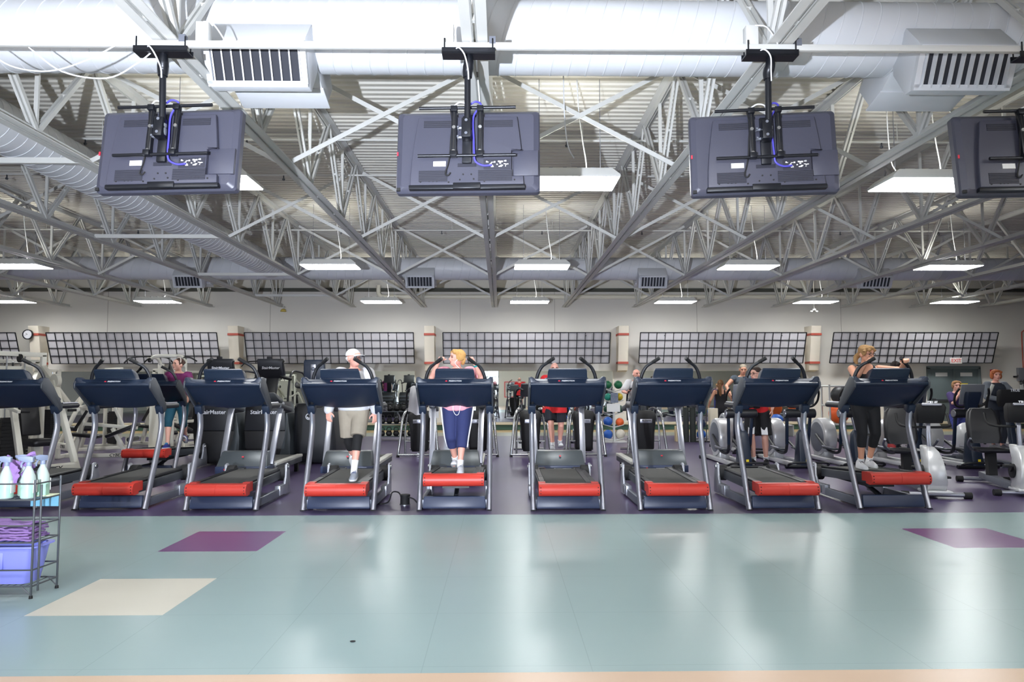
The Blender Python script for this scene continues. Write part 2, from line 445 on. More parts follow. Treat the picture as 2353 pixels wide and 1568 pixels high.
tag(o, 'grey-white spiral duct crossing far back above the weight area', 'duct')
o = duct((DUCTL, D1Y+D1R+.01, DUCTN), (DUCTL, YF-.33, DUCTN), .31, .17, .07).build('spiral_duct', M_duct, angle=12)
tag(o, 'long ribbed spiral duct running from front to back on the left', 'duct')

def vent(x, y, z, w, sc, label, r):
    """air outlet hung under a duct: front boot with finned grille, rear boot behind it"""
    t = thing('air_vent', label, 'vent', (x, y, z), 0, 'white duct air outlets')
    h = w/2
    # profile across (y,z): sloped top, front face tipped down, open rear unit behind
    m = MB()
    m.prism([(-.54*sc, -.27*sc), (-.56*sc, -.31*sc), (-.40*sc, -.66*sc), (-.30*sc, -.66*sc), (-.12*sc, -.40*sc), (-.12*sc, -.20*sc), (-.36*sc, -.06*sc)], -h, h, 'x')
    m.build('housing', M_duct, t, bevel=.006)
    m = MB(); m.prism([(-.08*sc, -.34*sc), (.14*sc, -.46*sc), (.36*sc, -.50*sc), (.54*sc, -.28*sc), (.36*sc, -.08*sc), (.05*sc, -.30*sc)], -h*.96, h*.96, 'x')
    m.box((0, .26*sc, -.49*sc), (2*h*.99, .30*sc, .02), (R(-15), 0, 0))
    m.build('rear_housing', M_duct, t, bevel=.006)
    # grille on the slanted front face from (-.42,-.10) to (-.30,-.44)
    A, B = Vector((0, -.549*sc, -.335*sc)), Vector((0, -.412*sc, -.635*sc)); d = (B-A).normalized(); nrm = Vector((0, d.z, -d.y)); nrm = nrm if nrm.y < 0 else -nrm
    f = MB(); A += nrm*.015; B += nrm*.015
    for q in (A, B): f.bar(q+Vector((-h, 0, 0)), q+Vector((h, 0, 0)), .05*sc, .05*sc, up=nrm)
    for sx in (-1, 1): f.bar(A+Vector((sx*(h-.02), 0, 0)), B+Vector((sx*(h-.02), 0, 0)), .05*sc, .05*sc, up=nrm)
    fr = f.build('grille_frame', M_duct, t)
    k = MB(); k.bar(A+nrm*-.008, B+nrm*-.008, 2*h-.09, .012, up=nrm); k.build('grille_recess', mat_dark, t)
    n = 9 if sc == 1 else 8; g = MB()
    for i in range(n+1):
        px = -h+.06+(2*h-.12)*i/n
        g.bar(A+Vector((px, 0, 0))+nrm*.01, B+Vector((px, 0, 0))+nrm*.01, .012, .05*sc, up=nrm+Vector((.35, 0, 0)))
    g.build('grille', M_duct, t)
    return t
mat_dark = mat('dark_vent_inside', (40, 42, 50), .8)
vent(-2.13, D1Y, D1Z-.0, .87, 1.0, 'large white air outlet under the near duct, left of the middle television', D1R)
vent(4.13, D1Y, D1Z-.0, .87, 1.0, 'large white air outlet under the near duct, at the right', D1R)
for x, w_, lb in ((-8.35, .85, 'grey air outlet on the far duct, partly behind the long duct'), (-2.16, .85, 'grey air outlet on the far duct, just left of the middle truss'),
              (4.12, .85, 'grey air outlet on the far duct, second bay right of the middle'), (10.2, .95, 'grey air outlet on the far duct, at the right behind truss webs')):
    vent(x, YF, ZF+.03, w_*.9, .92, lb, .31)

# ---------------------------------------------------------------- lamps
M_uplens = mat('lamp_top_slots', (255, 252, 240), .5, var=0, emit=UP_L)
def make_lamp():
    t = thing('fluorescent_light', 'x', 'ceiling light')
    w, d = .61, .33
    m = MB(); m.loft([[(-w, -d, .0), (w, -d, .0), (w, d, .0), (-w, d, .0)], [(-w, -d, .03), (w, -d, .03), (w, d, .03), (-w, d, .03)],
                      [(-w+.1, -d+.03, .12), (w-.1, -d+.03, .12), (w-.1, d-.03, .12), (-w+.1, d-.03, .12)]])
    m.build('housing', M_white, t, bevel=.004)
    MB().box((0, 0, -.006), (2*w-.03, 2*d-.03, .012)).build('lens', M_lens, t)
    g = MB()
    for i in range(6): g.box((-w+.16+i*.18, 0, .125), (.05, 2*d-.1, .012))
    g.build('vent_ribs', M_grey, t)
    MB().box((0, 0, .122), (2*w-.3, 2*d-.16, .004)).build('top_slots', M_uplens, t)
    for sx in (-1, 1):
        MB().tube([(sx*.4, 0, .12), (sx*.4, 0, 1.40)], .004, 6).build('hanging_wire', M_grey, t)
    MB().tube(smooth([(.15, 0, .13), (.22, .02, .22), (.17, .02, .6), (.12, 0, 1.0), (.1, 0, 1.40)], 5), .008, 6).build('power_cable', M_whitecab, t)
    return t
lamp0 = make_lamp(); first = True
LROW = [(2.6, [(-8.4, 'added unseen row above the camera, far left'), (-3.78, 'added unseen row above the camera, left'), (.91, 'added unseen row above the camera, middle'), (5.6, 'added unseen row above the camera, right'), (10.2, 'added unseen row above the camera, far right')]),  # row added out of view to brighten the wall behind the camera
        (9.18, [(-3.78, 'nearest row, half hidden behind the left television'), (.91, 'nearest row, beside the middle television'), (5.6, 'nearest row, between the two right televisions')]),
        (15.75, [(-15.2, 'middle row, outermost on the left'), (-10.62, 'middle row, at the left under the long duct'), (-3.75, 'middle row, first left of the middle truss'), (.92, 'middle row, first right of the middle truss'), (5.53, 'middle row, second right of the middle truss'), (10.04, 'middle row, third right of the middle truss')]),
        (22.4, [(-15.25, 'back row, outermost on the left'), (-10.7, 'back row, second from the left'), (-3.73, 'back row, first left of the middle truss'), (.92, 'back row, first right of the middle truss'), (5.53, 'back row, second right of the middle truss'), (10.0, 'back row, third right of the middle truss'), (14.45, 'back row, outermost on the right')])]
for y, L in LROW:
    for x, lb in L:
        o = lamp0 if first else dup(lamp0); first = False
        o.location = (x, y, 4.16); tag(o, 'rectangular hanging ceiling light, '+lb, 'ceiling light', 'rectangular hanging ceiling lights')

# ---------------------------------------------------------------- pipes and sprinklers
PIPES = [(10.75, 5.28, .02), (12.6, 5.28, .016), (17.2, 5.3, .02), (21.6, 5.2, .025), (7.9, 5.3, .018)]
PW = ['second nearest of the thin roof pipes', 'third of the thin roof pipes', 'fourth thin roof pipe, before the far duct', 'last thin roof pipe, behind the far duct', 'thin roof pipe just behind the near duct']
for (y, z, r), lb in zip(PIPES, PW):
    p = thing('sprinkler_pipe', 'white '+lb+', crossing the trusses', 'pipe', (0, y, z), 0, 'thin sprinkler pipes under the roof')
    MB().tube([(-20, 0, 0), (20, 0, 0)], r, 8).build('pipe_run', M_white, p)
    hm = MB()
    for k in range(-6, 7):
        x = TX0+TP*(k+.5)
        MB().cyl((x, 0, 0), (x, 0, -.07), .012, .012, 8).cyl((x, 0, -.07), (x, 0, -.10), .026, .018, 8).build('sprinkler_head', M_darkgrey, p)
        MB().tube([(x+.25, 0, 0), (x+.25, 0, ZC-z+.02)], .005, 6).build('hanger_rod', M_white, p)
o = MB().tube(smooth([(-4.2, 24.6, 5.0), (-4.2, 24.6, 4.72), (-4.12, 24.6, 4.62), (-4.0, 24.6, 4.6)], 4)+[Vector((20, 24.6, 4.6))], .075, 10).build('wall_pipe', M_cream)
tag(o, 'thick cream pipe with an elbow running along the top of the far wall', 'pipe')
o = MB().box((0, YW-.12, 4.86), (XR-XL-.1, .22, .1)).build('trim_3', mat('dark_wall_band', (70, 72, 66), .7)); o['kind'] = 'structure'  # dark band along the top of the far wall

# junction boxes with dangling cords on the deck
for x, y, L, lb in ((.78, 8.6, 1.1, 'white ceiling socket with a dangling cord right of the middle television'), (5.35, 9.6, .95, 'ceiling socket with a dangling cord right of the third television')):
    t = thing('ceiling_socket', lb, 'socket', (x, y, ZC-.06), 0, 'ceiling sockets with cords')
    MB().cyl((0, 0, .06), (0, 0, 0), .06, .06, 12).build('box', M_white, t); MB().cyl((0, 0, 0), (0, 0, -.08), .022, .022, 10).build('plug', M_black, t)
    MB().tube(smooth([(0, 0, -.08), (.01, .0, -.08-L*.5), (.05, 0.02, -.08-L*.85), (.13, .04, -.08-L)], 5), .008, 6).build('cord', M_whitecab, t)

# ---------------------------------------------------------------- strut and televisions
ST_Y, ST_Z = 5.52, 4.2
t = thing('strut_channel', 'long white steel strut channel carrying the televisions under the trusses', 'strut')
MB().box((0, ST_Y, ST_Z+.012), (24, .045, .05)).build('channel', M_white, t, bevel=.004)
for k in range(-4, 5):
    MB().box((TX0+TP*k+.14, ST_Y, ST_Z+.055), (.05, .05, .06)).build('clamp', M_grey, t)

for pts in ([(-4.05, -.02, -.02), (-3.85, .02, -.16), (-3.55, .02, -.20), (-3.25, .0, -.12), (-3.0, -.02, .0)], [(-3.7, .0, -.02), (-3.45, .03, -.2), (-3.1, .03, -.25), (-2.85, .0, -.14), (-2.72, 0, -.03)]):
    MB().tube([(a, ST_Y+b, ST_Z+c) for a, b, c in smooth(pts, 6)], .006, 6).build('drooping_cable', M_whitecab, t)
for x in (-2.36, -.42, 2.02):
    MB().box((x, ST_Y+.05, ST_Z+.13), (.10, .08, .16)).build('junction_box', M_white, t, bevel=.005)
    MB().tube([(x+a, ST_Y+b, ST_Z+c) for a, b, c in smooth([(.02, .0, .2), (.1, -.03, .17), (.18, -.02, .06), (.2, .0, .0)], 5)], .006, 6).build('loose_wire', M_whitecab, t)

def make_tv():
    """television seen from the back: origin at the ceiling plate's centre; screen away from the camera (+y)"""
    T = thing('television', 'x', 'television')
    m = MB(); m.box((0, .02, -.02), (.42, .12, .012)); m.box((0, -.035, 0.0), (.42, .010, .045)); m.box((0, .075, 0.0), (.42, .010, .045))
    for sx in (-.19, .19):
        for sy in (-.03, .07): m.cyl((sx, sy, -.02), (sx, sy, .1), .006, .006, 6)
    m.build('ceiling_plate', M_blackm, T)
    px = -.01
    # elbow and pole
    MB().tube(smooth([(0, .02, -.02), (.0, .02, -.08), (-.005, .03, -.11), (px, .04, -.14), (px, .04, -.19)], 4), [.032, .04, .044, .042, .036], 12).build('swivel_elbow', M_blackm, T)
    MB().cyl((px, .04, -.16), (px, .06, -.62), .025, .025, 14).build('pole', M_blackm, T)
    MB().lathe([(.0, -.66), (.03, -.66), (.034, -.64), (.034, -.61), (.028, -.60), (.034, -.59), (.034, -.57), (.0, -.57)], (px, .06, 0), 14).build('pole_collar', M_grey, T)
    # the set itself: local frame at its centre, tipped
    S = link('set', None, T); S.location = (px, .2, -.745); S.rotation_euler = (R(-7), 0, R(4))
    W_, H_ = 1.165, .70
    def rr(w, h, y, n=5, rad=.03):
        pts = []
        for cx, cz, a0_ in ((w/2-rad, h/2-rad, 0), (-w/2+rad, h/2-rad, 90), (-w/2+rad, -h/2+rad, 180), (w/2-rad, -h/2+rad, 270)):
            for i in range(n+1): pts.append((cx+rad*math.cos(R(a0_+90*i/n)), y, cz+rad*math.sin(R(a0_+90*i/n))))
        return pts
    b = MB(); b.loft([rr(W_, H_, .055), rr(W_, H_, .0), rr(W_-.02, H_-.02, -.02), rr(W_-.10, H_-.08, -.045)])
    b.build('back_shell', M_tv, S, angle=25)
    MB().box((0, .058, 0), (W_-.03, .012, H_-.03)).build('screen', M_black, S)
    # raised central bulge with curved flanks, notch at lower right
    c = MB()
    def flank(t_): return .30+.10*math.sqrt(max(0, t_))     # half width grows downward
    L, Rr = [], []
    for i in range(9):
        t_ = i/8; z = .27-.58*t_
        L.append((-(.40+.055*math.sin(t_*PI/2)), z)); Rr.append((.40+.05*math.sin(t_*PI/2), z))
    right = [q for q in Rr if q[1] > -.02]+[(.452, -.02), (.355, -.02), (.355, -.24), (.45, -.24), (.455, -.31)]
    poly = L+right[::-1]
    c.prism(poly, -.085, -.03, 'y')
    c.build('raised_back', M_tv, S, bevel=.028, seg=4, angle=15)
    MB().box((.47, -.042, -.12), (.20, .03, .215)).build('side_cover', M_tv, S, bevel=.006)
    for cx, w_ in ((-.24, .23), (.25, .23)):
        v = MB()
        for i in range(4): v.box((cx, -.087, .232-i*.016), (w_, .006, .008))
        v.box((cx, -.0855, .208), (w_, .002, .06)); v.build('vent', M_tvd, S)
    for cx, w_ in ((-.27, .23), (.225, .27)):
        v = MB()
        for i in range(7): v.box((cx, -.087, -.195-i*.014), (w_, .006, .007))
        v.box((cx, -.0855, -.237), (w_, .002, .09)); v.build('vent', M_tvd, S)
    v = MB()
    for i in range(4): v.box((0, -.087, -.135-i*.008), (.15, .006, .004))
    v.box((0, -.0855, -.147), (.15, .002, .03)); v.build('vent', M_tvd, S)
    MB().box((-.22, -.0875, -.135), (.10, .006, .042)).build('rating_label', M_label, S)
    p = MB(); p.box((.24, -.086, -.142), (.215, .004, .085)); p.build('port_recess', M_tvd, S)
    p = MB()
    rng = random.Random(3)
    for i in range(26): p.box((.15+rng.random()*.18, -.09, -.165+rng.random()*.05), (.005+rng.random()*.016, .004, .004+rng.random()*.008))
    p.build('ports', M_label, S)
    for x, z in ((-.37, -.285), (-.145, -.29), (-.055, -.27), (.055, -.265), (.14, -.285), (.38, -.275), (-.03, -.225), (.035, -.225), (-.3, -.28), (-.27, -.28), (-.24, -.28), (.25, -.265), (.28, -.265), (.31, -.265)):
        MB().cyl((x, -.089, z), (x, -.08, z), .007, .007, 8).build('screw_hole', M_rubber, S)
    s = MB(); s.box((0, -.055, -.325), (.93, .05, .035)); s.box((0, -.07, -.318), (.22, .04, .05)); s.build('stand_slot', M_blackm, S, bevel=.005)
    MB().box((-.555, -.03, -.325), (.03, .02, .025)).build('corner_socket', M_rubber, S)
    MB().box((-.571, -.032, -.02), (.012, .008, .03)).build('side_sticker', M_redlet, S)
    # wall-mount hardware
    for z, nm in ((.325, .02), (-.085, 0)):
        MB().tube([(-.39, -.13, z), (.39, -.13, z)], .013, 10).build('mount_rail', M_blackm, S)
    for x in (-.105, .105):
        r_ = MB(); r_.box((x, -.12, .12), (.042, .03, .43))
        rail = r_.build('mount_bracket', M_blackm, S, bevel=.003)
        d_ = MB()
        for i in range(12): d_.box((x, -.1365, .27-i*.014), (.007, .004, .007))
        for z in (.02, -.03): d_.box((x, -.1365, z), (.008, .004, .045))
        d_.box((x, -.134, .12), (.012, .006, .40)); d_.build('slot_strip', M_rubber, rail)
        for z in (.155, -.05): MB().cyl((x, -.135, z), (x, -.143, z), .016, .014, 14).build('bolt', M_chrome, rail)
        for z in (.31, -.075): MB().box((x, -.135, z), (.052, .05, .045)).build('clamp', M_blackm, rail, bevel=.003)
    k = MB(); k.box((0, -.105, .06), (.075, .03, .40)); k.box((0, -.16, .12), (.074, .09, .16)); k.build('tilt_head', M_blackm, S, bevel=.005)
    for z in (.18, .07): MB().cyl((0, -.206, z), (0, -.21, z), .012, .012, 12).build('screw', M_grey, S)
    for z in (.145, .065): MB().tube([(-.04, -.14, z), (-.075, -.14, z)], .012, 8).box((-.07, -.14, z), (.014, .05, .014)).build('wing_knob', M_grey, S)
    MB().tube(smooth([(.02, -.15, .34), (.07, -.16, .36), (.11, -.13, .345), (.05, -.12, .25), (.055, -.125, .05), (.06, -.13, -.06), (.07, -.12, -.13), (.13, -.105, -.16), (.2, -.1, -.155)], 6), .008, 8).build('video_cable', M_bluecab, S)
    MB().tube(smooth([(-.14, -.12, .34), (-.12, -.13, .2), (-.13, -.12, .05), (-.135, -.11, -.05), (-.15, -.1, -.14), (-.17, -.1, -.22), (-.15, -.1, -.24), (-.13, -.1, -.215)], 6), .006, 6).build('power_cord', M_rubber, S)
    MB().tube(smooth([(-.12, -.13, .33), (-.06, -.17, .35), (0, -.17, .33), (.01, -.13, .28)], 6), .006, 6).build('white_cord', M_whitecab, S)
    MB().tube(smooth([(-.12, .02, .0), (-.08, -.06, .01), (-.03, -.07, -.05), (-.005, -.01, -.14), (-.0, .0, -.22)], 6), .006, 6).build('ceiling_cord', M_whitecab, T)
    return T
tv0 = make_tv()
TVS = [(-2.66, -1, 'leftmost of the hanging televisions', -5),
       (-.25, 0, 'second hanging television from the left', -3),
       (2.16, 1, 'third hanging television from the left', -8),
       (4.36, 2, 'rightmost hanging television, cut off by the picture edge', -4)]
for i, (x, k, lb, yaw) in enumerate(TVS):
    o = tv0 if i == 0 else dup(tv0)
    o.location = (x, ST_Y, ST_Z-.0365); tag(o, 'dark grey television back, '+lb, 'television', 'televisions hanging above the treadmills')
    for ch in o.children:
        if ch.name.startswith('set'): ch.rotation_euler = (R(-7), 0, R(yaw))

# ---------------------------------------------------------------- far wall fittings
def make_pilaster():
    m = MB()
    # wedge deeper toward the top
    m.prism([(0, 3.57), (-.62, 3.57), (-.60, 3.5), (-.36, 2.30), (-.30, 2.05), (0, 2.0)], -.17, .17, 'x')
    return m
for i, x in enumerate((-15.75, -9.06, -2.42, 4.22, 10.85)):
    o = thing('pilaster', ('cream wall pilaster with two red bands, '+['at the far left behind the wall clock', 'between the first two grids', 'left of the middle grid', 'right of the middle grid', 'left of the exit sign grid'][i]), 'pilaster', (x, YW-.004, 0), 0, 'cream pilasters with red bands')
    make_pilaster().build('shaft', M_pil, o, bevel=.008)
    for z, yb in ((3.28, -.575), (2.31, -.385)):
        MB().box((0, yb/2-.012, z), (.36, -yb+.016, .075)).build('red_band', M_red, o)
def make_grid():
    t = thing('wire_grid', 'x', 'grid')
    w, n, mrow = 5.64, 20, 4
    A, B = Vector((0, -.9, 3.315)), Vector((0, -.52, 2.29))     # top leans into the room
    d = B-A; nr = Vector((0, d.z, -d.y)).normalized()
    MB().bar(A-nr*.03*(1 if nr.y < 0 else -1), B-nr*.03*(1 if nr.y < 0 else -1), w-.02, .02, up=nr).build('acoustic_board', M_board, t)
    g = MB()
    for i in range(n+1):
        x = -w/2+w*i/n; g.bar(A+Vector((x, 0, 0)), B+Vector((x, 0, 0)), .02 if 0 < i < n else .03, .02, up=nr)
    for j in range(mrow+1):
        p = A+d*j/mrow; g.bar(p+Vector((-w/2, 0, 0)), p+Vector((w/2, 0, 0)), .02, .02, up=nr)
    g.build('wire_lattice', M_grid, t)
    for sx in (-2.0, 0, 2.0):
        for p in (A+d*.1, A+d*.9): MB().tube([p+Vector((sx, 0, 0)), Vector((sx, .0, p.z))], .015, 6).build('bracket', M_grid, t)
    return t
g0 = make_grid()
GL = ['at the far left picture edge', 'right of the wall clock', 'behind the man in the white cap', 'in the middle of the far wall', 'right of the middle pilaster pair', 'above the grey double doors']
for i, x in enumerate((-18.95, -12.30, -5.74, .89, 7.55, 14.12)):
    o = g0 if i == 0 else dup(g0)
    o.location = (x, YW-.02, 0); tag(o, 'long black wire grid over grey board, '+GL[i], 'grid', 'tilted wire grids on the far wall')
# mirrors
for i, (a, b, lb) in enumerate(((-15.3, -9.35, 'behind the white weight machines'), (-8.6, -2.95, 'behind the man in the white cap'), (-1.95, 3.93, 'in the middle of the far wall'), (4.75, 10.6, 'at the right behind the cross trainers'))):
    o = thing('wall_mirror', 'large wall mirror under a wire grid, '+lb, 'mirror', ((a+b)/2, YW-.02, 1.16), 0, 'large wall mirrors')
    MB().box((0, 0, 0), (b-a, .03, 1.76)).build('glass', M_mirror, o)
    e = MB()
    for sx in (-1, 1): e.box((sx*((b-a)/2), -.002, 0), (.03, .04, 1.78))
    e.box((0, -.002, .885), (b-a+.03, .04, .025)); e.build('edge_trim', M_cream, o)
# double door
d = MB(); d.box((15.0, YW-.05, 1.07), (.08, .14, 2.14)); d.box((16.78, YW-.05, 1.07), (.08, .14, 2.14)); d.box((15.89, YW-.05, 2.14), (1.86, .14, .1)); d.box((15.89, YW-.04, 1.05), (.05, .09, 2.1))
D = struct('door_1', d, M_door, bevel=.004, label='grey-green double door at the right end of the far wall', cat='door')
for sx in (-1, 1):
    lf = MB().box((15.89+sx*.44, YW-.04, 1.05), (.83, .05, 2.08)).build('door_leaf', M_door, D, bevel=.004)
    MB().box((15.89+sx*.44, YW-.075, 1.9), (.42, .01, .13)).build('door_sign', M_label, lf)
    b_ = MB(); b_.box((15.89+sx*.44, YW-.10, 1.0), (.7, .04, .06)); b_.box((15.89+sx*.75, YW-.1, 1.0), (.1, .07, .12)); b_.build('push_bar', M_darkgrey, lf, bevel=.005)
    if sx > 0: MB().box((15.89+sx*.35, YW-.068, 1.42), (.28, .004, .34)).build('yellow_notice', mat('yellow_notice', (226, 200, 50), .6), lf)
# exit sign hung under the last grid
t = thing('exit_sign', 'white exit sign with red letters below the rightmost wire grid', 'sign', (15.63, YW-.62, 2.36))
MB().box((0, 0, 0), (.40, .05, .2)).build('case', mat('exit_sign_case', (216, 210, 205), .4), t, bevel=.008)
MB().tube([(0, .02, .03), (0, .06, .03)], .02, 8).build('arm', M_white, t)
lettering('EXIT', .17, mat('exit_letter_red', (224, 74, 70), .5, var=0), (0, -.027, 0), (PI/2, 0, 0), t, bold=.002)
# clock
t = thing('wall_clock', 'round black-rimmed wall clock on the leftmost pilaster', 'clock', (-15.88, YW-.66, 3.27))
MB().lathe([(0, -.03), (.17, -.03), (.17, .03), (.145, .03), (.14, .015), (0, .015)], (0, 0, 0), 32, Euler((PI/2, 0, 0)).to_matrix()).build('rim', M_blackm, t)
MB().cyl((0, -.016, 0), (0, -.02, 0), .138, .138, 32).build('dial', mat('clock_dial', (206, 206, 212), .6, var=.02), t)
hm = MB(); hm.bar((0, -.024, 0), (-.06, -.024, .04), .012, .004, up=(0, 1, 0)); hm.bar((0, -.024, 0), (-.1, -.024, -.03), .008, .004, up=(0, 1, 0))
for i in range(12): a = i*PI/6; hm.box((.12*math.cos(a), -.022, .12*math.sin(a)), (.008, .004, .008))
hm.build('hands', M_rubber, t)
# alarm, electrical box, conduit, hook rail
t = thing('fire_alarm', 'small red fire alarm on the wall right of the double door', 'alarm', (17.3, YW-.03, 1.99))
MB().box((0, 0, 0), (.16, .06, .16)).build('case', M_redlet, t, bevel=.01); MB().box((0.04, -.035, 0), (.05, .02, .09)).build('strobe', M_label, t)
t = thing('electrical_box', 'grey electrical box on the wall above the red-haired woman', 'electrical box', (18.35, YW-.09, 1.9))
MB().box((0, 0, 0), (.42, .12, .46)).build('case', M_midgrey, t, bevel=.01)
MB().tube(smooth([(.0, 0, .2), (.0, 0, 1.35), (.03, 0, 1.5), (.12, 0, 1.56)], 5)+[Vector((2.0, 0, 1.56))], .018, 8).build('conduit', M_red, t, label='red conduit')
MB().tube([(-.1, 0, -.2), (-.1, .03, -1.2)], .015, 8).build('lower_conduit', M_grey, t)
t = thing('smoke_detector', 'white sensor with small lamps hanging under the back row lights', 'sensor', (10.35, 23.3, 4.02))
MB().lathe([(0, .03), (.05, .03), (.06, .0), (.05, -.03), (0, -.03)]).build('body', M_white, t)
for sx in (-1, 1): MB().sph((sx*.09, 0, -.06), (.05, .05, .03), 12, 8).tube([(0, 0, 0), (sx*.09, 0, -.05)], .012, 6).build('lamp_head', M_white, t)
MB().tube([(0, 0, .03), (0, 0, 1.55)], .01, 6).build('drop_pipe', M_white, t)
t = thing('ceiling_beacon', 'small yellow beacon under a truss end at the left', 'beacon', (-7.4, 24.4, 4.08))
MB().lathe([(0, -.03), (.1, -.02), (.08, .05), (.03, .08), (0, .08)]).build('shade', mat('beacon_yellow', (205, 180, 90), .5), t); MB().cyl((0, 0, .08), (0, 0, .2), .015, .015, 8).build('stem', M_white, t)
# framed notices on the wall behind the camera (they show in the mirror)
t = thing('notice_board', 'white notice board with a red border on the wall behind', 'board', (1.1, YB+.03, 1.25))
MB().box((0, 0, 0), (1.6, .03, 1.2)).build('frame', mat('red_border', (225, 90, 100), .6), t); MB().box((0, .018, 0), (1.46, .02, 1.06)).build('sheet', M_label, t)

# ---------------------------------------------------------------- incline treadmills of the front row
M_plate = mat('silver_lift_plate', (172, 175, 184), .3, metal=.6)
def flat_prof(a, b, n=10): return [(a*math.cos(2*PI*k/n), b*math.sin(2*PI*k/n)) for k in range(n)]
def make_incline(raise_=0.0, parts_only=False):
    """origin: floor, between the front feet; user faces -y; deck runs back to +y"""
    T = thing('incline_treadmill', 'x', 'treadmill')
    for s in (-1, 1):
        pts = smooth([(s*.428, 0, .0), (s*.428, .12, .3), (s*.428, .26, .64), (s*.428, .355, .9), (s*.428, .375, 1.04), (s*.428, .34, 1.21)], 6)
        MB().tube(pts, 1.0, prof=flat_prof(.033, .046, 14), up=(0, -1, 0)).build('upright', M_silver, T)
        MB().box((s*.428, .004, .004), (.056, .08, .008)).build('foot_pad', M_rubber, T)
        c = MB(); c.tube([(s*.428, .362, 1.185), (s*.428, .31, 1.29)], 1.0, prof=[(-.047, -.055), (.047, -.055), (.047, .055), (-.047, .055)], up=(0, -1, 0))
        c.build('post_socket', M_navy, T, bevel=.012)
    b = MB(); b.loft([[(-.385, .0, .02), (.385, .0, .02), (.385, .06, .02), (-.385, .06, .02)], [(-.385, .0, .05), (.385, .0, .05), (.385, .07, .05), (-.385, .07, .05)],
                      [(-.375, .03, .165), (.375, .03, .165), (.375, .08, .165), (-.375, .08, .165)]])
    b.build('front_crossbar', M_navy2, T, bevel=.008)
    for s in (-1, 1):
        MB().box((s*.40, .72, .075), (.055, 1.35, .10)).build('floor_rail', M_grey, T, bevel=.006)
        q = MB(); q.prism([(1.18, .02), (1.42, .02), (1.42, .16), (1.36, .40), (1.30, .44), (1.24, .42), (1.22, .25), (1.18, .18)], s*.405, s*.435, 'x')
        q.box((s*.40, 1.12, .10), (.075, .36, .13))
        q.build('lift_bracket', M_plate, T, bevel=.004)
        w = MB(); w.cyl((s*.41, 1.31, .30), (s*.30, 1.31, .30), .11, .11, 24); w.build('rear_wheel_cover', M_rubber, T, bevel=.01)
        MB().cyl((s*.44, 1.30, .385), (s*.452, 1.30, .385), .035, .03, 16).build('pivot_bolt', M_chrome, T)
    # power inlet on the left bracket's beam
    MB().box((-.44, 1.1, .10), (.012, .14, .10)).build('power_inlet', M_midgrey, T, bevel=.003)
    # deck, tipped up at the front when raised
    zf, zr, yf, yr = .332+raise_, .352+raise_*.1, -.10, 1.40
    sl = (zr-zf)/(yr-yf)
    def Z(y): return zf+(y-yf)*sl
    D = MB()
    def slab(m, x0, x1, y0, y1, t0, t1):
        m.loft([[(x0, y0, Z(y0)+t0), (x1, y0, Z(y0)+t0), (x1, y0, Z(y0)+t1), (x0, y0, Z(y0)+t1)], [(x0, y1, Z(y1)+t0), (x1, y1, Z(y1)+t0), (x1, y1, Z(y1)+t1), (x0, y1, Z(y1)+t1)]])
    slab(D, -.36, .36, -.04, 1.40, -.125, -.012)
    dk = D.build('deck', M_darkgrey, T, bevel=.012)
    B = MB(); slab(B, -.275, .275, -.055, 1.36, -.012, .002); B.build('running_belt', M_belt, dk)
    for s in (-1, 1):
        r_ = MB(); slab(r_, s*.345-.062*(1+s)/1+.0 if s > 0 else -.345, s*.345 if s > 0 else -.345+.124*.5, .0, 1.34, -.012, .010)
        slab(r_, min(s*.285, s*.345), max(s*.285, s*.345), .0, 1.36, -.012, .012)
        for i in range(4): slab(r_, s*(.294+i*.014)-.003, s*(.294+i*.014)+.003, .45, 1.33, .012, .016)
        r_.build('side_rail', M_black, dk)
        rc = MB(); slab(rc, min(s*.20, s*.345), max(s*.20, s*.345), 1.34, 1.43, -.06, .015); rc.build('rear_cap', M_black, dk, bevel=.01)
    dl = MB(); slab(dl, .40, .403, .55, .75, -.07, -.045)
    # long undercarriage under the deck
    u = MB(); u.box((0, .75, Z(.75)-.15), (.34, .9, .05)); u.tube([(0, .35, .12), (0, .85, Z(.85)-.14)], .03, 8); u.build('lift_frame', M_black, T)
    # red front end of the deck
    fr = MB(); prof = []
    for i in range(9):
        a_ = R(100+160*i/8); prof.append((-.10+.055*math.cos(a_)-.025, Z(-.1)-.067+.070*math.sin(a_)))
    prof = [(-.04, Z(-.1)+.006)]+[(-.13+.065*math.cos(R(95+170*i/8)), Z(-.1)-.066+.074*math.sin(R(95+170*i/8))) for i in range(9)]+[(-.04, Z(-.1)-.13)]
    for x0, x1 in ((-.366, -.003), (.003, .366)): fr.prism(prof, x0, x1, 'x')
    fr.prism([(y_+.004, z_) for y_, z_ in prof], -.004, .004, 'x')
    f_o = fr.build('front_roller_cover', M_orange, dk)
    for s in (-1, 1):
        k = MB(); slab(k, min(s*.28, s*.366), max(s*.28, s*.366), -.05, .06, -.10, .014); k.build('red_corner', M_orange, dk)
        for z_ in (-.03, -.065, -.1):
            MB().cyl((s*.345, -.2, Z(-.1)+z_), (s*.345, -.18, Z(-.1)+z_), .006, .006, 8).build('screw', M_rubber, f_o)
    # console: leaning panel with a drooping lower edge
    P = MB(); N = 20
    def pan(u, v):
        x = -.472+.944*u
        zb = 1.285-.045*math.cos((u-.5)*PI)
        yb, yt, zt = .345, -.045, 1.545
        w_ = v
        return (x, yb+(yt-yb)*w_-.02*math.sin(w_*PI), zb+(zt-zb)*w_+.0)
    P.sheet(lambda u, v: pan(u, v), N, 8, -.09)
    cs = P.build('console', M_navy, T, bevel=.010, seg=2, angle=50)
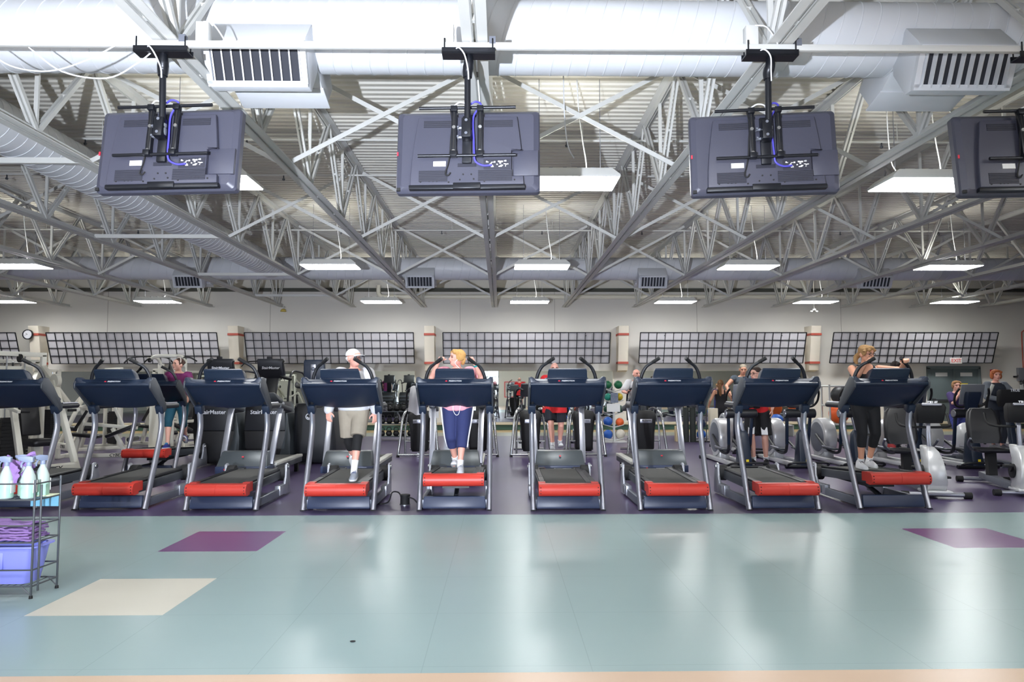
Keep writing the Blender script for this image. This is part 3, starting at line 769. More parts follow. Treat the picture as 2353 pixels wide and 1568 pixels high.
    # upper deck of the console behind the ridge: tray, end horns
    U = MB(); U.prism([(-.045, 1.53), (-.048, 1.55), (-.03, 1.565), (.015, 1.60), (.10, 1.60), (.22, 1.50), (.34, 1.37), (.29, 1.335)], -.465, .465, 'x'); U.build('console_top', M_navy, cs, bevel=.008)
    for s in (-1, 1):
        h = MB()
        prof2 = [(s*.472, 1.52), (s*.472, 1.60), (s*.462, 1.632), (s*.44, 1.636), (s*.415, 1.615), (s*.385, 1.59), (s*.34, 1.575), (s*.34, 1.52)]
        h.prism(prof2, -.03, .10, 'y'); h.build('corner_horn', M_navy, cs, bevel=.008)
        q = MB(); q.prism([(-.05, 1.50), (-.055, 1.56), (0, 1.63), (.08, 1.63), (.20, 1.52), (.40, 1.27), (.40, 1.21), (.33, 1.20), (.30, 1.24)], s*.455, s*.478, 'x'); q.build('side_panel', M_darkgrey, cs, bevel=.006)
    # display housing leaning toward the front
    H = MB()
    def sec(x): return None
    rings = []
    for (yy, z, hw, dp) in ((.03, 1.585, .262, .16), (.015, 1.615, .262, .17), (.025, 1.622, .25, .16), (-.03, 1.70, .242, .17), (-.045, 1.722, .236, .16), (-.03, 1.738, .228, .12)):
        rings.append([(-hw, yy, z), (hw, yy, z), (hw-.02, yy+dp, z-.02), (-hw+.02, yy+dp, z-.02)])
    H.loft(rings); hs = H.build('display_housing', M_navy, cs, bevel=.010, seg=2, angle=35)
    for s in (-1, 1):
        pts = smooth([(s*.165, .03, 1.865), (s*.235, .09, 1.815), (s*.305, .13, 1.765), (s*.35, .15, 1.69), (s*.375, .17, 1.60), (s*.402, .22, 1.46), (s*.415, .28, 1.35), (s*.425, .35, 1.285), (s*.43, .45, 1.265), (s*.43, .80, 1.265)], 5)
        hb = MB().tube(pts, [.02, .02, .021, .022, .022, .023, .026, .032, .034, .034], 12).build('handlebar', M_black, cs)
        MB().tube([pts[0], pts[0].lerp(pts[5], 1.0)], .0235, 12).build('grip', M_rubber, hb)
        MB().tube([(s*.43, .46, 1.30), (s*.43, .79, 1.30)], .012, 8).build('pulse_plate', M_silver, hb)
    e = MB(); e.add([(-.118, -.018, 1.572), (-.088, -.018, 1.572), (-.094, -.010, 1.590), (-.112, -.010, 1.590)], [(0, 1, 2, 3)])
    e.add([(-.118, -.016, 1.571), (-.088, -.016, 1.571), (-.094, -.006, 1.589), (-.112, -.006, 1.589)], [(0, 1, 2, 3)])
    e.build('emblem', M_redlet, cs)
    lettering('FREEMOTION', .026, M_letter, (.005, -.018, 1.583), (R(52), 0, 0), cs, bold=.0006, shear=.25)
    for s in (1,):
        MB().box((s*.428+.0, .345, .82), (.012, .012, .018)).build('red_tick', M_redlet, T)
    return T
TM = [(-6.22, 9.12, 0), (-4.83, 9.04, 0), (-3.43, 8.94, 0), (-1.985, 8.90, 0), (-.565, 8.885, 1), (.83, 8.845, 0), (2.143, 8.83, 0), (3.476, 8.82, 0), (4.87, 8.87, 1)]
TL = ['empty front-row treadmill cut off by the left picture edge', 'empty front-row treadmill second from the left, in front of the woman in teal', 'empty front-row treadmill in front of two black stair climbers',
      'front-row treadmill used by the man in a white cap', 'front-row treadmill with raised deck used by the woman in a pink top', 'empty front-row treadmill in front of the man in a red shirt',
      'empty front-row treadmill third from the right', 'empty front-row treadmill second from the right', 'front-row treadmill with raised deck used by the woman in black']
GRP = 'red-fronted incline treadmills'
t_low, t_hi = make_incline(0), make_incline(.118)
used = {0: False, 1: False}
TREAD = []
for (x, y, h), lb in zip(TM, TL):
    p = (t_low, t_hi)[h]
    o = dup(p) if used[h] else p
    used[h] = True; o.location = (x, y, 0); tag(o, lb, 'treadmill', GRP); TREAD.append(o)
o = dup(t_hi); o.location = (-6.03, 12.45, 0); tag(o, 'red-fronted treadmill one row back used by the woman in teal capri tights', 'treadmill', GRP)

# ---------------------------------------------------------------- second-row treadmills
M_hood = mat('charcoal_hood', (72, 78, 82), .35, metal=.2, var=.03)
M_whrail = mat('pale_side_rail', (190, 190, 182), .45)
def make_tread2():
    T = thing('treadmill', 'x', 'treadmill')
    h = MB(); h.loft([[(-.39, .0, .19), (.39, .0, .19), (.39, .36, .19), (-.39, .36, .19)], [(-.385, .02, .30), (.385, .02, .30), (.385, .36, .30), (-.385, .36, .30)],
                      [(-.35, .14, .50), (.35, .14, .50), (.35, .40, .50), (-.35, .40, .50)], [(-.34, .2, .515), (.34, .2, .515), (.34, .42, .5), (-.34, .42, .5)]])
    h.build('motor_hood', M_hood, T, bevel=.015)
    b = MB(); b.box((0, .16, .235), (.80, .34, .11)); bb = b.build('front_base', M_navy2, T, bevel=.012)
    MB().box((-.25, -.012, .245), (.022, .012, .022)).build('power_switch', mat('red_switch', (220, 40, 40), .4) if 'red_switch' not in MATS else MATS['red_switch'], bb)
    MB().box((.03, -.011, .235), (.27, .01, .028)).build('info_label', M_label, bb)
    MB().box((.0, .065, .43), (.03, .012, .02), (R(-30), 0, 0)).build('emblem', M_redlet, bb)
    for s in (-1, 1):
        MB().box((s*.33, .3, .095), (.05, .3, .19)).build('foot', M_rubber, T)
        MB().box((s*.33, 1.83, .10), (.06, .08, .2)).build('foot', M_rubber, T)
        MB().box((s*.375, 1.12, .285), (.11, 1.5, .05)).build('side_rail', M_whrail, T, bevel=.012)
        MB().box((s*.375, 1.12, .22), (.09, 1.5, .09)).build('side_skirt', M_darkgrey, T, bevel=.01)
        MB().bar((s*.375, .22, .30), (s*.40, .67, 1.26), .09, .05, up=(0, -1, .3)).build('upright', M_silver, T, bevel=.008)
        MB().box((s*.40, .78, 1.17), (.11, .62, .08), (R(-8), 0, 0)).build('arm_rail', M_darkgrey, T, bevel=.02)
    MB().box((0, 1.12, .25), (.62, 1.5, .08)).build('running_belt', M_belt, T)
    MB().cyl((-.36, 1.88, .25), (.36, 1.88, .25), .045, .045, 14).build('rear_roller', M_black, T)
    c = MB(); c.loft([[(-.42, .50, 1.25), (.42, .50, 1.25), (.42, .68, 1.24), (-.42, .68, 1.24)], [(-.42, .46, 1.31), (.42, .46, 1.31), (.42, .70, 1.30), (-.42, .70, 1.30)], [(-.34, .42, 1.42), (.34, .42, 1.42), (.34, .5, 1.42), (-.34, .5, 1.42)]])
    c.build('console', M_darkgrey, T, bevel=.02)
    MB().box((0, .42, 1.52), (.42, .05, .26), (R(-12), 0, 0)).build('screen', M_midgrey, T, bevel=.01)
    return T
t2 = make_tread2(); first = True
for x, lb in ((-3.98, 'grey treadmill behind the third front-row treadmill, before the stair climbers'), (-2.37, 'grey treadmill behind the man in the white cap'), (-.70, 'grey treadmill behind the woman in the pink top'),
              (.93, 'grey treadmill used by the man in a red shirt'), (2.52, 'grey treadmill behind the third front-row treadmill from the right')):
    o = t2 if first else dup(t2); first = False
    o.location = (x, 11.15, 0); tag(o, lb, 'treadmill', 'grey second-row treadmills')
# black floor socket with its cable
t = thing('floor_socket', 'black round floor socket between two front-row treadmills', 'socket', (-1.225, 9.32, 0))
MB().lathe([(0, 0), (.06, 0), (.06, .10), (.065, .11), (.065, .13), (0, .13)]).build('drum', M_rubber, t); MB().lathe([(0, 0), (.07, 0), (.07, .008), (0, .008)]).build('steel_ring', M_chrome, t)
MB().tube(smooth([(.05, -.03, .10), (.12, -.06, .08), (.18, -.1, .03), (.25, -.12, .012), (.3, -.02, .012)], 5), .009, 6).build('cable', M_rubber, t)
MB().tube(smooth([(-.05, -.0, .11), (-.10, .06, .15), (-.18, .1, .14), (-.22, .05, .03), (-.32, -.02, .012), (-.42, .1, .012)], 5), .009, 6).build('cable', M_rubber, t)

# ---------------------------------------------------------------- arc trainers in the third row
def rbox(m, secs, n=6):
    """loft of rounded rectangles: secs = (z, cx, cy, hw, hd, corner)"""
    rings = []
    for z, cx, cy, hw, hd, c in secs:
        ring = []
        for sx, sy, a0_ in ((1, 1, 0), (-1, 1, 90), (-1, -1, 180), (1, -1, 270)):
            for i in range(n+1):
                a_ = R(a0_+90*i/n); ring.append((cx+sx*(hw-c)+c*math.cos(a_), cy+sy*(hd-c)+c*math.sin(a_), z))
        rings.append(ring)
    return m.loft(rings)
def make_arc():
    T = thing('arc_trainer', 'x', 'cross trainer')
    s = rbox(MB(), [(.10, 0, .2, .16, .14, .06), (.16, 0, .2, .19, .17, .07), (.5, 0, .2, .20, .19, .08), (.78, 0, .2, .235, .21, .09), (.90, 0, .21, .235, .2, .09), (.965, 0, .23, .20, .16, .08), (.98, 0, .23, .14, .1, .05)])
    sh = s.build('shell', M_rubber, T, angle=50)
    MB().box((0, -.02, .755), (.26, .012, .085)).build('name_plate', M_silver, sh, bevel=.003)
    lettering('Arc Trainer', .042, M_blklet, (0, -.028, .765), (PI/2, 0, 0), sh, bold=.0008, shear=.2)
    for q in (-1, 1):
        MB().tube(smooth([(q*.43, -.16, .04), (q*.40, -.12, .3), (q*.37, -.06, .62), (q*.35, .0, .82), (q*.30, .1, .97), (q*.25, .3, 1.02), (q*.22, .6, 1.0)], 5), .028, 10).build('side_tube', M_chrome, T)
        MB().tube([(q*.31, .1, .05), (q*.31, .12, .62), (q*.26, .2, .9)], .022, 8).build('inner_tube', M_chrome, T)
        MB().tube(smooth([(q*.30, .55, .75), (q*.33, .45, 1.15), (q*.31, .40, 1.38), (q*.24, .28, 1.46), (q*.15, .18, 1.42)], 5), .022, 8).build('arm_lever', M_black, T)
        MB().box((q*.17, .75, .28), (.16, .42, .05), (R(8), 0, 0)).build('pedal', M_black, T, bevel=.015)
        MB().bar((q*.17, .55, .26), (q*.2, .3, .55), .05, .06).build('pedal_link', M_grey, T)
        MB().cyl((q*.43, -.16, .0), (q*.43, -.16, .05), .035, .03, 10).build('foot', M_rubber, T)
    b = MB(); b.tube([(-.43, -.16, .05), (.43, -.16, .05)], .025, 8).tube([(0, -.16, .05), (0, 1.3, .05)], .04, 8).tube([(-.35, 1.3, .045), (.35, 1.3, .045)], .03, 8).tube([(-.31, .1, .32), (.31, .1, .32)], .018, 8)
    b.build('base_frame', M_chrome, T)
    MB().bar((0, .3, .95), (0, .38, 1.32), .10, .07, up=(0, -1, 0)).build('mast', M_darkgrey, T, bevel=.01)
    c = rbox(MB(), [(1.28, 0, .36, .2, .05, .03), (1.34, 0, .35, .22, .06, .03), (1.56, 0, .30, .2, .05, .03), (1.58, 0, .3, .18, .03, .02)])
    c.build('console', M_darkgrey, T, angle=45)
    return T
a_ = make_arc(); first = True
for x, lb in ((-1.76, 'behind the woman in the pink top, with a white towel over it'), (-.49, 'just right of the woman in the pink top'), (.66, 'left of the man in a red shirt'), (1.83, 'right of the man in a red shirt'), (3.17, 'used by the white-bearded man')):
    o = a_ if first else dup(a_); first = False
    o.location = (x, 15.6, 0); tag(o, 'black-shelled arc trainer '+lb, 'cross trainer', 'arc trainers in the third row')
# towels over the leftmost one
t = MB().sheet(lambda u, v: (-1.96+.32*u+.05*math.sin(v*3)*0+(-.06+.12*v)*(u-.5), 15.5-.02-.10*math.sin(PI*v)*(1-v)+.02*math.sin(u*9+v*2), 1.50-.62*v*(1-.35*abs(u-.45))+.03*math.sin(u*6)), 14, 14, .012).build('towel', mat('white_towel', (222, 222, 226), .9, bump=.4, bscale=300))
tag(t, 'white towel hanging over the leftmost arc trainer', 'towel')
t = MB().sheet(lambda u, v: (-1.52+.2*u+.01*math.sin(v*7), 15.42+.015*math.sin(u*11), 1.12-.28*v), 10, 8, .01).build('paper_sheet', M_label)
tag(t, 'white cloth sheet hanging low beside the leftmost arc trainer', 'cloth')

# ---------------------------------------------------------------- stair climbers
def make_stair():
    T = thing('stair_climber', 'x', 'stair climber')
    b = MB(); b.loft([[(-.26, 0, .03), (.42, 0, .03), (.42, 1.2, .03), (-.26, 1.2, .03)], [(-.40, -.02, .34), (.43, -.02, .34), (.43, 1.25, .34), (-.40, 1.25, .34)], [(-.43, -.02, .66), (.43, -.02, .66), (.43, 1.2, .66), (-.43, 1.2, .66)]])
    b.build('lower_body', M_iron, T, bevel=.01)
    u = MB(); u.loft([[(-.43, -.03, .665), (.36, -.03, .665), (.36, .8, .665), (-.43, .8, .665)], [(-.42, .0, 1.15), (.34, .0, 1.15), (.34, .6, 1.15), (-.42, .6, 1.15)], [(-.40, .06, 1.22), (.32, .06, 1.22), (.32, .5, 1.22), (-.40, .5, 1.22)]])
    ub = u.build('front_shroud', M_black, T, bevel=.012)
    lettering('StairMaster', .11, M_letter, (-.06, -.03, 1.02), (R(87), 0, 0), ub, bold=.0015)
    q = MB(); q.loft([[(.36, -.02, 1.0), (.39, -.02, 1.0), (.39, .9, 1.0), (.36, .9, 1.0)], [(.36, -.05, .55), (.47, -.05, .55), (.47, 1.1, .55), (.36, 1.1, .55)], [(.24, -.05, .10), (.46, -.05, .10), (.46, 1.2, .10), (.24, 1.2, .10)]])
    q.build('side_skirt', M_hood, T, bevel=.004)
    for i in range(5): MB().box((0, .75+i*.12, .35+i*.17), (.62, .26, .05)).build('step', M_grey, T)
    MB().bar((0, .1, 1.2), (.02, .28, 1.75), .22, .10, up=(0, -1, 0)).build('mast', M_black, T, bevel=.015)
    c = rbox(MB(), [(1.68, 0, .26, .23, .06, .03), (1.74, 0, .24, .26, .07, .03), (1.98, 0, .16, .25, .06, .03), (2.02, 0, .15, .27, .05, .03), (2.06, 0, .15, .25, .04, .03)])
    cs = c.build('console', M_black, T, angle=45)
    lettering('StairMaster', .075, M_letter, (.02, .10, 1.88), (R(72), 0, 0), cs, bold=.0012)
    MB().box((-.02, .15, 2.08), (.10, .06, .05)).build('fan', M_rubber, cs, bevel=.01)
    for s in (-1, 1):
        MB().tube(smooth([(s*.30, .3, 1.15), (s*.33, .3, 1.62), (s*.36, .40, 1.80), (s*.39, .7, 1.82), (s*.42, 1.05, 1.75), (s*.44, 1.25, 1.4), (s*.46, 1.35, .9)], 5), .022, 8).build('handrail', M_black, T)
        MB().tube(smooth([(s*.18, .2, 1.72), (s*.3, .2, 1.68), (s*.36, .3, 1.66)], 4), .03, 8).build('grip', M_rubber, T)
    return T
s_ = make_stair()
s_.location = (-5.50, 14.0, 0); tag(s_, 'black stair climber, left of the two side by side', 'stair climber', 'two black stair climbers')
o = dup(s_); o.location = (-4.52, 14.0, 0); tag(o, 'black stair climber, right of the two side by side', 'stair climber', 'two black stair climbers')
T = thing('elliptical_trainer', 'big black-bodied elliptical with a round white emblem, right of the stair climbers', 'cross trainer', (-3.66, 14.1, 0))
b = rbox(MB(), [(.04, .08, .5, .34, .5, .1), (.12, .06, .5, .40, .55, .14), (.45, .03, .5, .41, .55, .14), (.9, 0, .4, .38, .42, .1), (1.12, -.02, .35, .36, .34, .08), (1.18, -.02, .35, .34, .3, .08)])
sh = b.build('shell', M_black, T, angle=50)
k = MB(); k.tube([(-.06+.055*math.cos(2*PI*i/24), -.085+.0, .93+.055*math.sin(2*PI*i/24)) for i in range(25)], .009, 6); k.tube([(-.06+.03*math.cos(PI+4.2*i/10), -.085, .93+.03*math.sin(PI+4.2*i/10)) for i in range(11)], .010, 6)
k.build('emblem', M_letter, sh)
MB().bar((0, .1, 1.1), (-.02, .12, 1.62), .09, .06, up=(0, -1, 0)).build('mast', M_silver, T, bevel=.01)
c = rbox(MB(), [(1.55, -.0, .12, .21, .05, .03), (1.62, 0, .11, .215, .06, .03), (2.0, 0, .05, .205, .05, .03), (2.04, 0, .05, .19, .03, .02)]); c.build('screen', M_navy, T, angle=45)
MB().bar((-.01, .02, 1.65), (-.01, .0, 1.95), .10, .02, up=(0, -1, 0)).build('rear_bracket', M_silver, T, bevel=.006)
MB().sph((-.01, -.02, 1.86), (.045, .03, .035), 12, 8).build('hub', M_grey, T)
for s in (-1, 1):
    MB().tube(smooth([(s*.1, .15, 1.5), (s*.3, .2, 1.5), (s*.42, .3, 1.52), (s*.46, .45, 1.58)], 5), .028, 8).build('handlebar', M_black, T)

# ---------------------------------------------------------------- white weight machines
def beam(m, a, b, w=.075, h=.075): return m.bar(a, b, w, h)
def make_press():
    """seated press machine with a weight stack behind"""
    T = thing('weight_machine', 'x', 'weight machine')
    f = MB()
    for s in (-1, 1):
        beam(f, (s*.42, -.55, .04), (s*.42, .75, .04), .07, .08)
        beam(f, (s*.42, .55, .04), (s*.42, .55, 1.95)); beam(f, (s*.42, -.5, .04), (s*.34, .1, 1.5), .08, .09)
        beam(f, (s*.36, .08, 1.45), (s*.42, .55, 1.75))
    beam(f, (-.46, .55, 1.95), (.46, .55, 1.95)); beam(f, (-.42, .72, .04), (.42, .72, .04)); beam(f, (-.42, -.5, .10), (.42, -.5, .10), .07, .16)
    beam(f, (0, -.5, .06), (0, .55, .06)); beam(f, (0, -.15, .06), (0, -.05, .48), .09, .09)
    f.build('frame', M_cream, T, bevel=.006)
    w = MB()
    for i in range(13): w.box((0, .58, .16+i*.057), (.42, .12, .05))
    w.box((0, .58, .5), (.36, .10, .8)); w.build('weight_stack', M_iron, T)
    for s in (-.14, .14): MB().tube([(s, .58, .1), (s, .58, 1.93)], .012, 6).build('guide_rod', M_chrome, T)
    q = MB(); q.box((0, .66, 1.0), (.62, .02, 1.5)); q.build('rear_shroud', M_cream, T)
    s_ = rbox(MB(), [(.46, 0, -.15, .17, .2, .06), (.50, 0, -.15, .19, .22, .07), (.54, 0, -.15, .19, .22, .07), (.57, 0, -.15, .16, .19, .05)]); s_.build('seat', M_pad, T, angle=50)
    MB().box((0, .14, .92), (.30, .08, .62), (R(-12), 0, 0)).build('backrest', M_pad, T, bevel=.025)
    for s in (-1, 1):
        a = MB(); a.bar((s*.36, .1, 1.45), (s*.50, -.12, 1.1), .06, .06); a.bar((s*.50, -.12, 1.1), (s*.46, -.42, 1.02), .05, .05); a.build('press_arm', M_cream, T, bevel=.006)
        MB().cyl((s*.46, -.38, 1.02), (s*.30, -.40, 1.02), .022, .022, 10).build('grip', M_rubber, T)
        MB().cyl((s*.33, .08, 1.5), (s*.40, .08, 1.5), .12, .12, 24).build('cam_disc', M_cream, T, bevel=.006)
        MB().cyl((s*.41, .08, 1.5), (s*.415, .08, 1.5), .055, .055, 16).build('pivot_cap', M_iron, T)
    MB().cyl((0, .50, 1.88), (.03, .50, 1.88), .07, .07, 20).build('pulley', M_iron, T)
    lettering('CYBEX', .10, M_blklet, (0, -.537, .105), (PI/2, 0, 0), T, bold=.002, shear=.2)
    return T
def make_tower():
    """slim cable tower with curved top bar"""
    T = thing('cable_tower', 'x', 'weight machine')
    f = MB()
    f.box((0, .15, .03), (.5, .9, .06)); beam(f, (0, .3, .05), (0, .3, 2.05), .10, .12)
    beam(f, (-.22, .45, .05), (-.22, .45, 1.9)); beam(f, (.22, .45, .05), (.22, .45, 1.9)); beam(f, (-.25, .45, 1.9), (.25, .45, 1.9))
    f.tube(smooth([(0, .3, 2.0), (0, .15, 2.15), (0, -.1, 2.2), (0, -.3, 2.17)], 5), .04, 8)
    f.build('frame', M_cream, T, bevel=.004)
    MB().box((0, .22, .62), (.40, .03, 1.15)).build('front_shroud', M_cream, T, bevel=.01)
    MB().box((0, .22, 1.12), (.14, .036, .10)).build('info_card', mat('pink_card', (226, 150, 170), .6) if 'pink_card' not in MATS else MATS['pink_card'], T)
    w = MB()
    for i in range(12): w.box((0, .38, .12+i*.056), (.34, .10, .05))
    w.box((0, .38, .45), (.3, .08, .7)); w.build('weight_stack', M_iron, T)
    MB().tube(smooth([(-.55, -.3, 2.05), (-.4, -.3, 2.17), (0, -.3, 2.2), (.4, -.3, 2.17), (.55, -.3, 2.05)], 5), .018, 8).build('pull_bar', M_iron, T)
    MB().cyl((-.02, -.25, 2.12), (.02, -.25, 2.12), .06, .06, 18).build('pulley', M_iron, T)
    return T
def make_bench():
    """low bench machine on a tall triangular frame"""
    T = thing('bench_machine', 'x', 'weight machine')
    f = MB()
    beam(f, (-.75, 0, .04), (.75, 0, .04), .08, .08); beam(f, (-.55, 0, .04), (-.35, 0, 1.0), .08, .08); beam(f, (.5, 0, .04), (.2, 0, .62), .08, .08)
    beam(f, (-.40, 0, .72), (.7, 0, .62), .07, .07); beam(f, (-.75, -.35, .04), (-.75, .35, .04)); beam(f, (.75, -.35, .04), (.75, .35, .04)); beam(f, (-.35, 0, .95), (.15, .0, 1.25), .07, .07)
    beam(f, (.15, 0, 1.25), (.42, 0, .64), .06, .06)
    f.build('frame', M_cream, T, bevel=.006)
    for a, b in (((-.62, 0, .50), (-.05, 0, .44)), ((.1, 0, .44), (.72, 0, .70))): MB().bar(a, b, .30, .07).build('pad', M_pad, T, bevel=.02)
    for s in (-1, 1): MB().cyl((.62, 0, .38), (.62, s*.24, .38), .05, .05, 12).build('leg_roller', M_pad, T)
    MB().box((-.72, -.36, .13), (.05, .12, .2)).build('foot_plate', M_cream, T)
    MB().cyl((-.3, -.05, 1.0), (-.3, .05, 1.0), .14, .14, 20).build('cam_disc', M_cream, T, bevel=.006)
    MB().bar((-.30, -.06, 1.0), (-.52, -.06, .62), .05, .05).build('lever', M_iron, T)
    lettering('CYBEX', .09, M_blklet, (.3, -.042, .04), (PI/2, 0, 0), T, bold=.002, shear=.2)
    return T
wm, wt, wb = make_press(), make_tower(), make_bench()
used_w = set()
def put(src, x, y, rz, lb, sc=1.0):
    o = dup(src) if id(src) in used_w else src
    used_w.add(id(src)); o.location = (x, y, 0); o.rotation_euler = (0, 0, R(rz)); o.scale = (sc,)*3
    tag(o, lb, 'weight machine', 'white weight machines at the left'); return o
put(wm, -8.15, 12.7, 62, 'white weight machine with big round cams just behind the leftmost treadmills', 1.08)
put(wm, -9.9, 14.6, 30, 'white weight machine at the left picture edge behind the spray bottles', 1.05)
put(wm, -10.0, 17.6, -40, 'white seated press machine far behind the second treadmill')
put(wm, -12.4, 19.0, -20, 'white press machine farthest back at the left edge')
put(wm, -9.1, 21.0, 15, 'white press machine close to the left wall mirror')
put(wb, -8.6, 15.7, 8, 'white bench machine with black pads seen through the second treadmill')
put(wb, -8.8, 18.9, -6, 'white bench machine farther back, left of the white cable tower')
put(wb, -7.45, 17.6, 170, 'white bench machine behind the woman in teal tights')
put(wt, -7.95, 16.6, 0, 'tall white cable tower with a curved black pull bar', 1.0)
put(wt, -6.55, 19.8, 20, 'white cable tower behind the stair climbers, nearest the mirror')
put(wb, -5.9, 18.2, -12, 'white bench machine hidden behind the stair climbers')
t = thing('speed_bag', 'black pear-shaped speed bag hanging from a white arm', 'punch bag', (-7.38, 16.1, 1.72))
MB().lathe([(0, -.02), (.05, -.015), (.095, .03), (.105, .08), (.085, .14), (.05, .21), (.022, .28), (.018, .34), (0, .34)], (0, 0, 0), 20).build('bag', M_pad, t, angle=60)
MB().cyl((0, 0, .34), (0, 0, .47), .012, .012, 8).build('swivel', M_chrome, t)
t = thing('bag_stand', 'white gallows stand carrying the speed bag', 'stand', (-7.38, 16.1, 0))
f = MB(); beam(f, (.28, .1, 0), (.28, .1, 2.12), .08, .08); f.tube(smooth([(.28, .1, 2.08), (.22, .07, 2.19), (0, 0, 2.2), (-.3, 0, 2.2), (-.42, .03, 2.15)], 5), .04, 8); f.box((.28, .15, .02), (.5, .6, .04)); f.build('post', M_cream, t)
MB().tube(smooth([(.28, .05, 2.17), (.45, 0, 2.16), (.62, -.06, 2.08)], 4), .016, 8).build('handle', M_iron, t); MB().tube(smooth([(-.4, .02, 2.15), (-.5, 0, 2.12), (-.56, -.03, 2.05)], 4), .016, 8).build('handle', M_iron, t)

# ---------------------------------------------------------------- motion trainers at the right (roller arms, round rear housings)
M_disc = mat('silver_shroud', (205, 206, 208), .3, metal=.25, var=.02)
def make_amt():
    T = thing('motion_trainer', 'x', 'cross trainer')
    b = MB(); b.loft([[(-.11, -.05, .04), (.11, -.05, .04), (.11, .26, .04), (-.11, .26, .04)], [(-.085, .06, .62), (.085, .06, .62), (.085, .2, .62), (-.085, .2, .62)], [(-.05, .10, .70), (.05, .10, .70), (.05, .16, .70), (-.05, .16, .70)]])
    fp = b.build('front_post', M_navy, T, bevel=.012)
    MB().box((.02, -.035, .14), (.05, .006, .06)).build('caution_sticker', mat('yellow_sticker', (236, 210, 40), .5) if 'yellow_sticker' not in MATS else MATS['yellow_sticker'], fp)
    MB().bar((0, .12, .66), (-.06, .16, 1.02), .06, .06, up=(0, -1, 0)).build('neck', M_silver, T, bevel=.01)
    r = MB(); r.lathe([(0, -.28), (.085, -.28), (.088, -.25), (.08, -.1), (.083, 0), (.08, .1), (.088, .25), (.085, .28), (0, .28)], (-.02, .16, 1.0), 20, Euler((0, PI/2, 0)).to_matrix()); ro = r.build('roller_arm', M_black, T, angle=40)
    for s in (-1, 1):
        MB().cyl((-.02+s*.281, .16, 1.0), (-.02+s*.292, .16, 1.0), .07, .065, 20).build('end_cap', M_silver, ro)
        MB().bar((s*.22-.02, .2, .98), (s*.20, .34, .40), .055, .04, up=(0, -1, 0)).build('link_arm', M_navy, T, bevel=.008)
        MB().tube(smooth([(s*.20, .33, .42), (s*.2, .42, .26), (s*.2, .75, .24), (s*.19, 1.1, .36), (s*.17, 1.45, .52)], 5), .028, 8).build('pedal_arm', M_black, T)
        MB().box((s*.2, .72, .30), (.17, .42, .03)).build('pedal', M_darkgrey, T, bevel=.01)
        MB().tube([(s*.2+s*.085, .52, .33), (s*.2+s*.085, .92, .34)], .014, 6).build('pedal_lip', M_silver, T)
        MB().box((s*.16, 1.0, .055), (.10, 1.75, .07)).build('base_rail', M_disc, T, bevel=.012)
        hp = smooth([(s*.06, .2, 1.12), (s*.22, .17, 1.13), (s*.30, .12, 1.22), (s*.31, .06, 1.36), (s*.27, .0, 1.46)], 5)
        MB().tube(hp, .02, 10).build('handlebar', M_rubber, T)
    MB().tube(smooth([(-.36, -.10, .06), (-.36, -.16, .09), (-.25, -.2, .12), (.25, -.2, .12), (.36, -.16, .09), (.36, -.10, .06)], 4), .022, 8).build('front_loop', M_black, T)
    MB().tube([(-.38, -.02, .035), (.38, -.02, .035)], .035, 8).build('front_foot', M_black, T)
    MB().tube([(-.34, 1.86, .035), (.34, 1.86, .035)], .035, 8).build('rear_foot', M_black, T)
    # rear housing: broad silver rim around a darker disc
    M_ = Euler((0, PI/2, 0)).to_matrix()
    MB().lathe([(.26, -.13), (.37, -.12), (.385, -.08), (.385, .08), (.37, .12), (.26, .13)], (.02, 1.55, .47), 40, M_).build('rear_shroud', M_disc, T, angle=35)
    for s in (-1, 1): MB().lathe([(0, s*.10), (.30, s*.10), (.30, s*.135), (.16, s*.15), (0, s*.15)], (.02, 1.55, .47), 32, M_).build('side_disc', M_grey, T, angle=35)
    MB().bar((.02, 1.55, .0), (.02, 1.55, .2), .2, .5).build('rear_pillar', M_disc, T, bevel=.02)
    c = rbox(MB(), [(1.08, .03, .17, .10, .05, .03), (1.2, .03, .14, .13, .05, .03), (1.36, .03, .08, .14, .05, .03), (1.40, .03, .07, .13, .04, .02)]); c.build('console_back', M_navy, T, angle=45)
    c = MB(); c.bar((.05, .20, 1.16), (.05, .10, 1.54), .44, .035, up=(0, -1, .2)); c.build('console', M_midgrey, T, bevel=.014)
    return T
am = make_amt(); first = True
AMTS = [(4.50, 13.15, 'motion trainer with a roller arm left of the man in the red and black shirt'), (5.62, 13.2, 'motion trainer with a roller arm right of the man in the red and black shirt'), (6.62, 13.15, 'motion trainer with a roller arm just left of the woman in black'),
        (7.68, 13.1, 'motion trainer used by the dark-haired person'), (8.72, 13.05, 'motion trainer with grey console standing clear at the right'), (5.55, 16.0, 'motion trainer used by the grey-haired man in a sleeveless top')]
for x, y, lb in AMTS:
    o = am if first else dup(am); first = False
    o.location = (x, y, 0); tag(o, lb, 'cross trainer', 'motion trainers with roller arms')

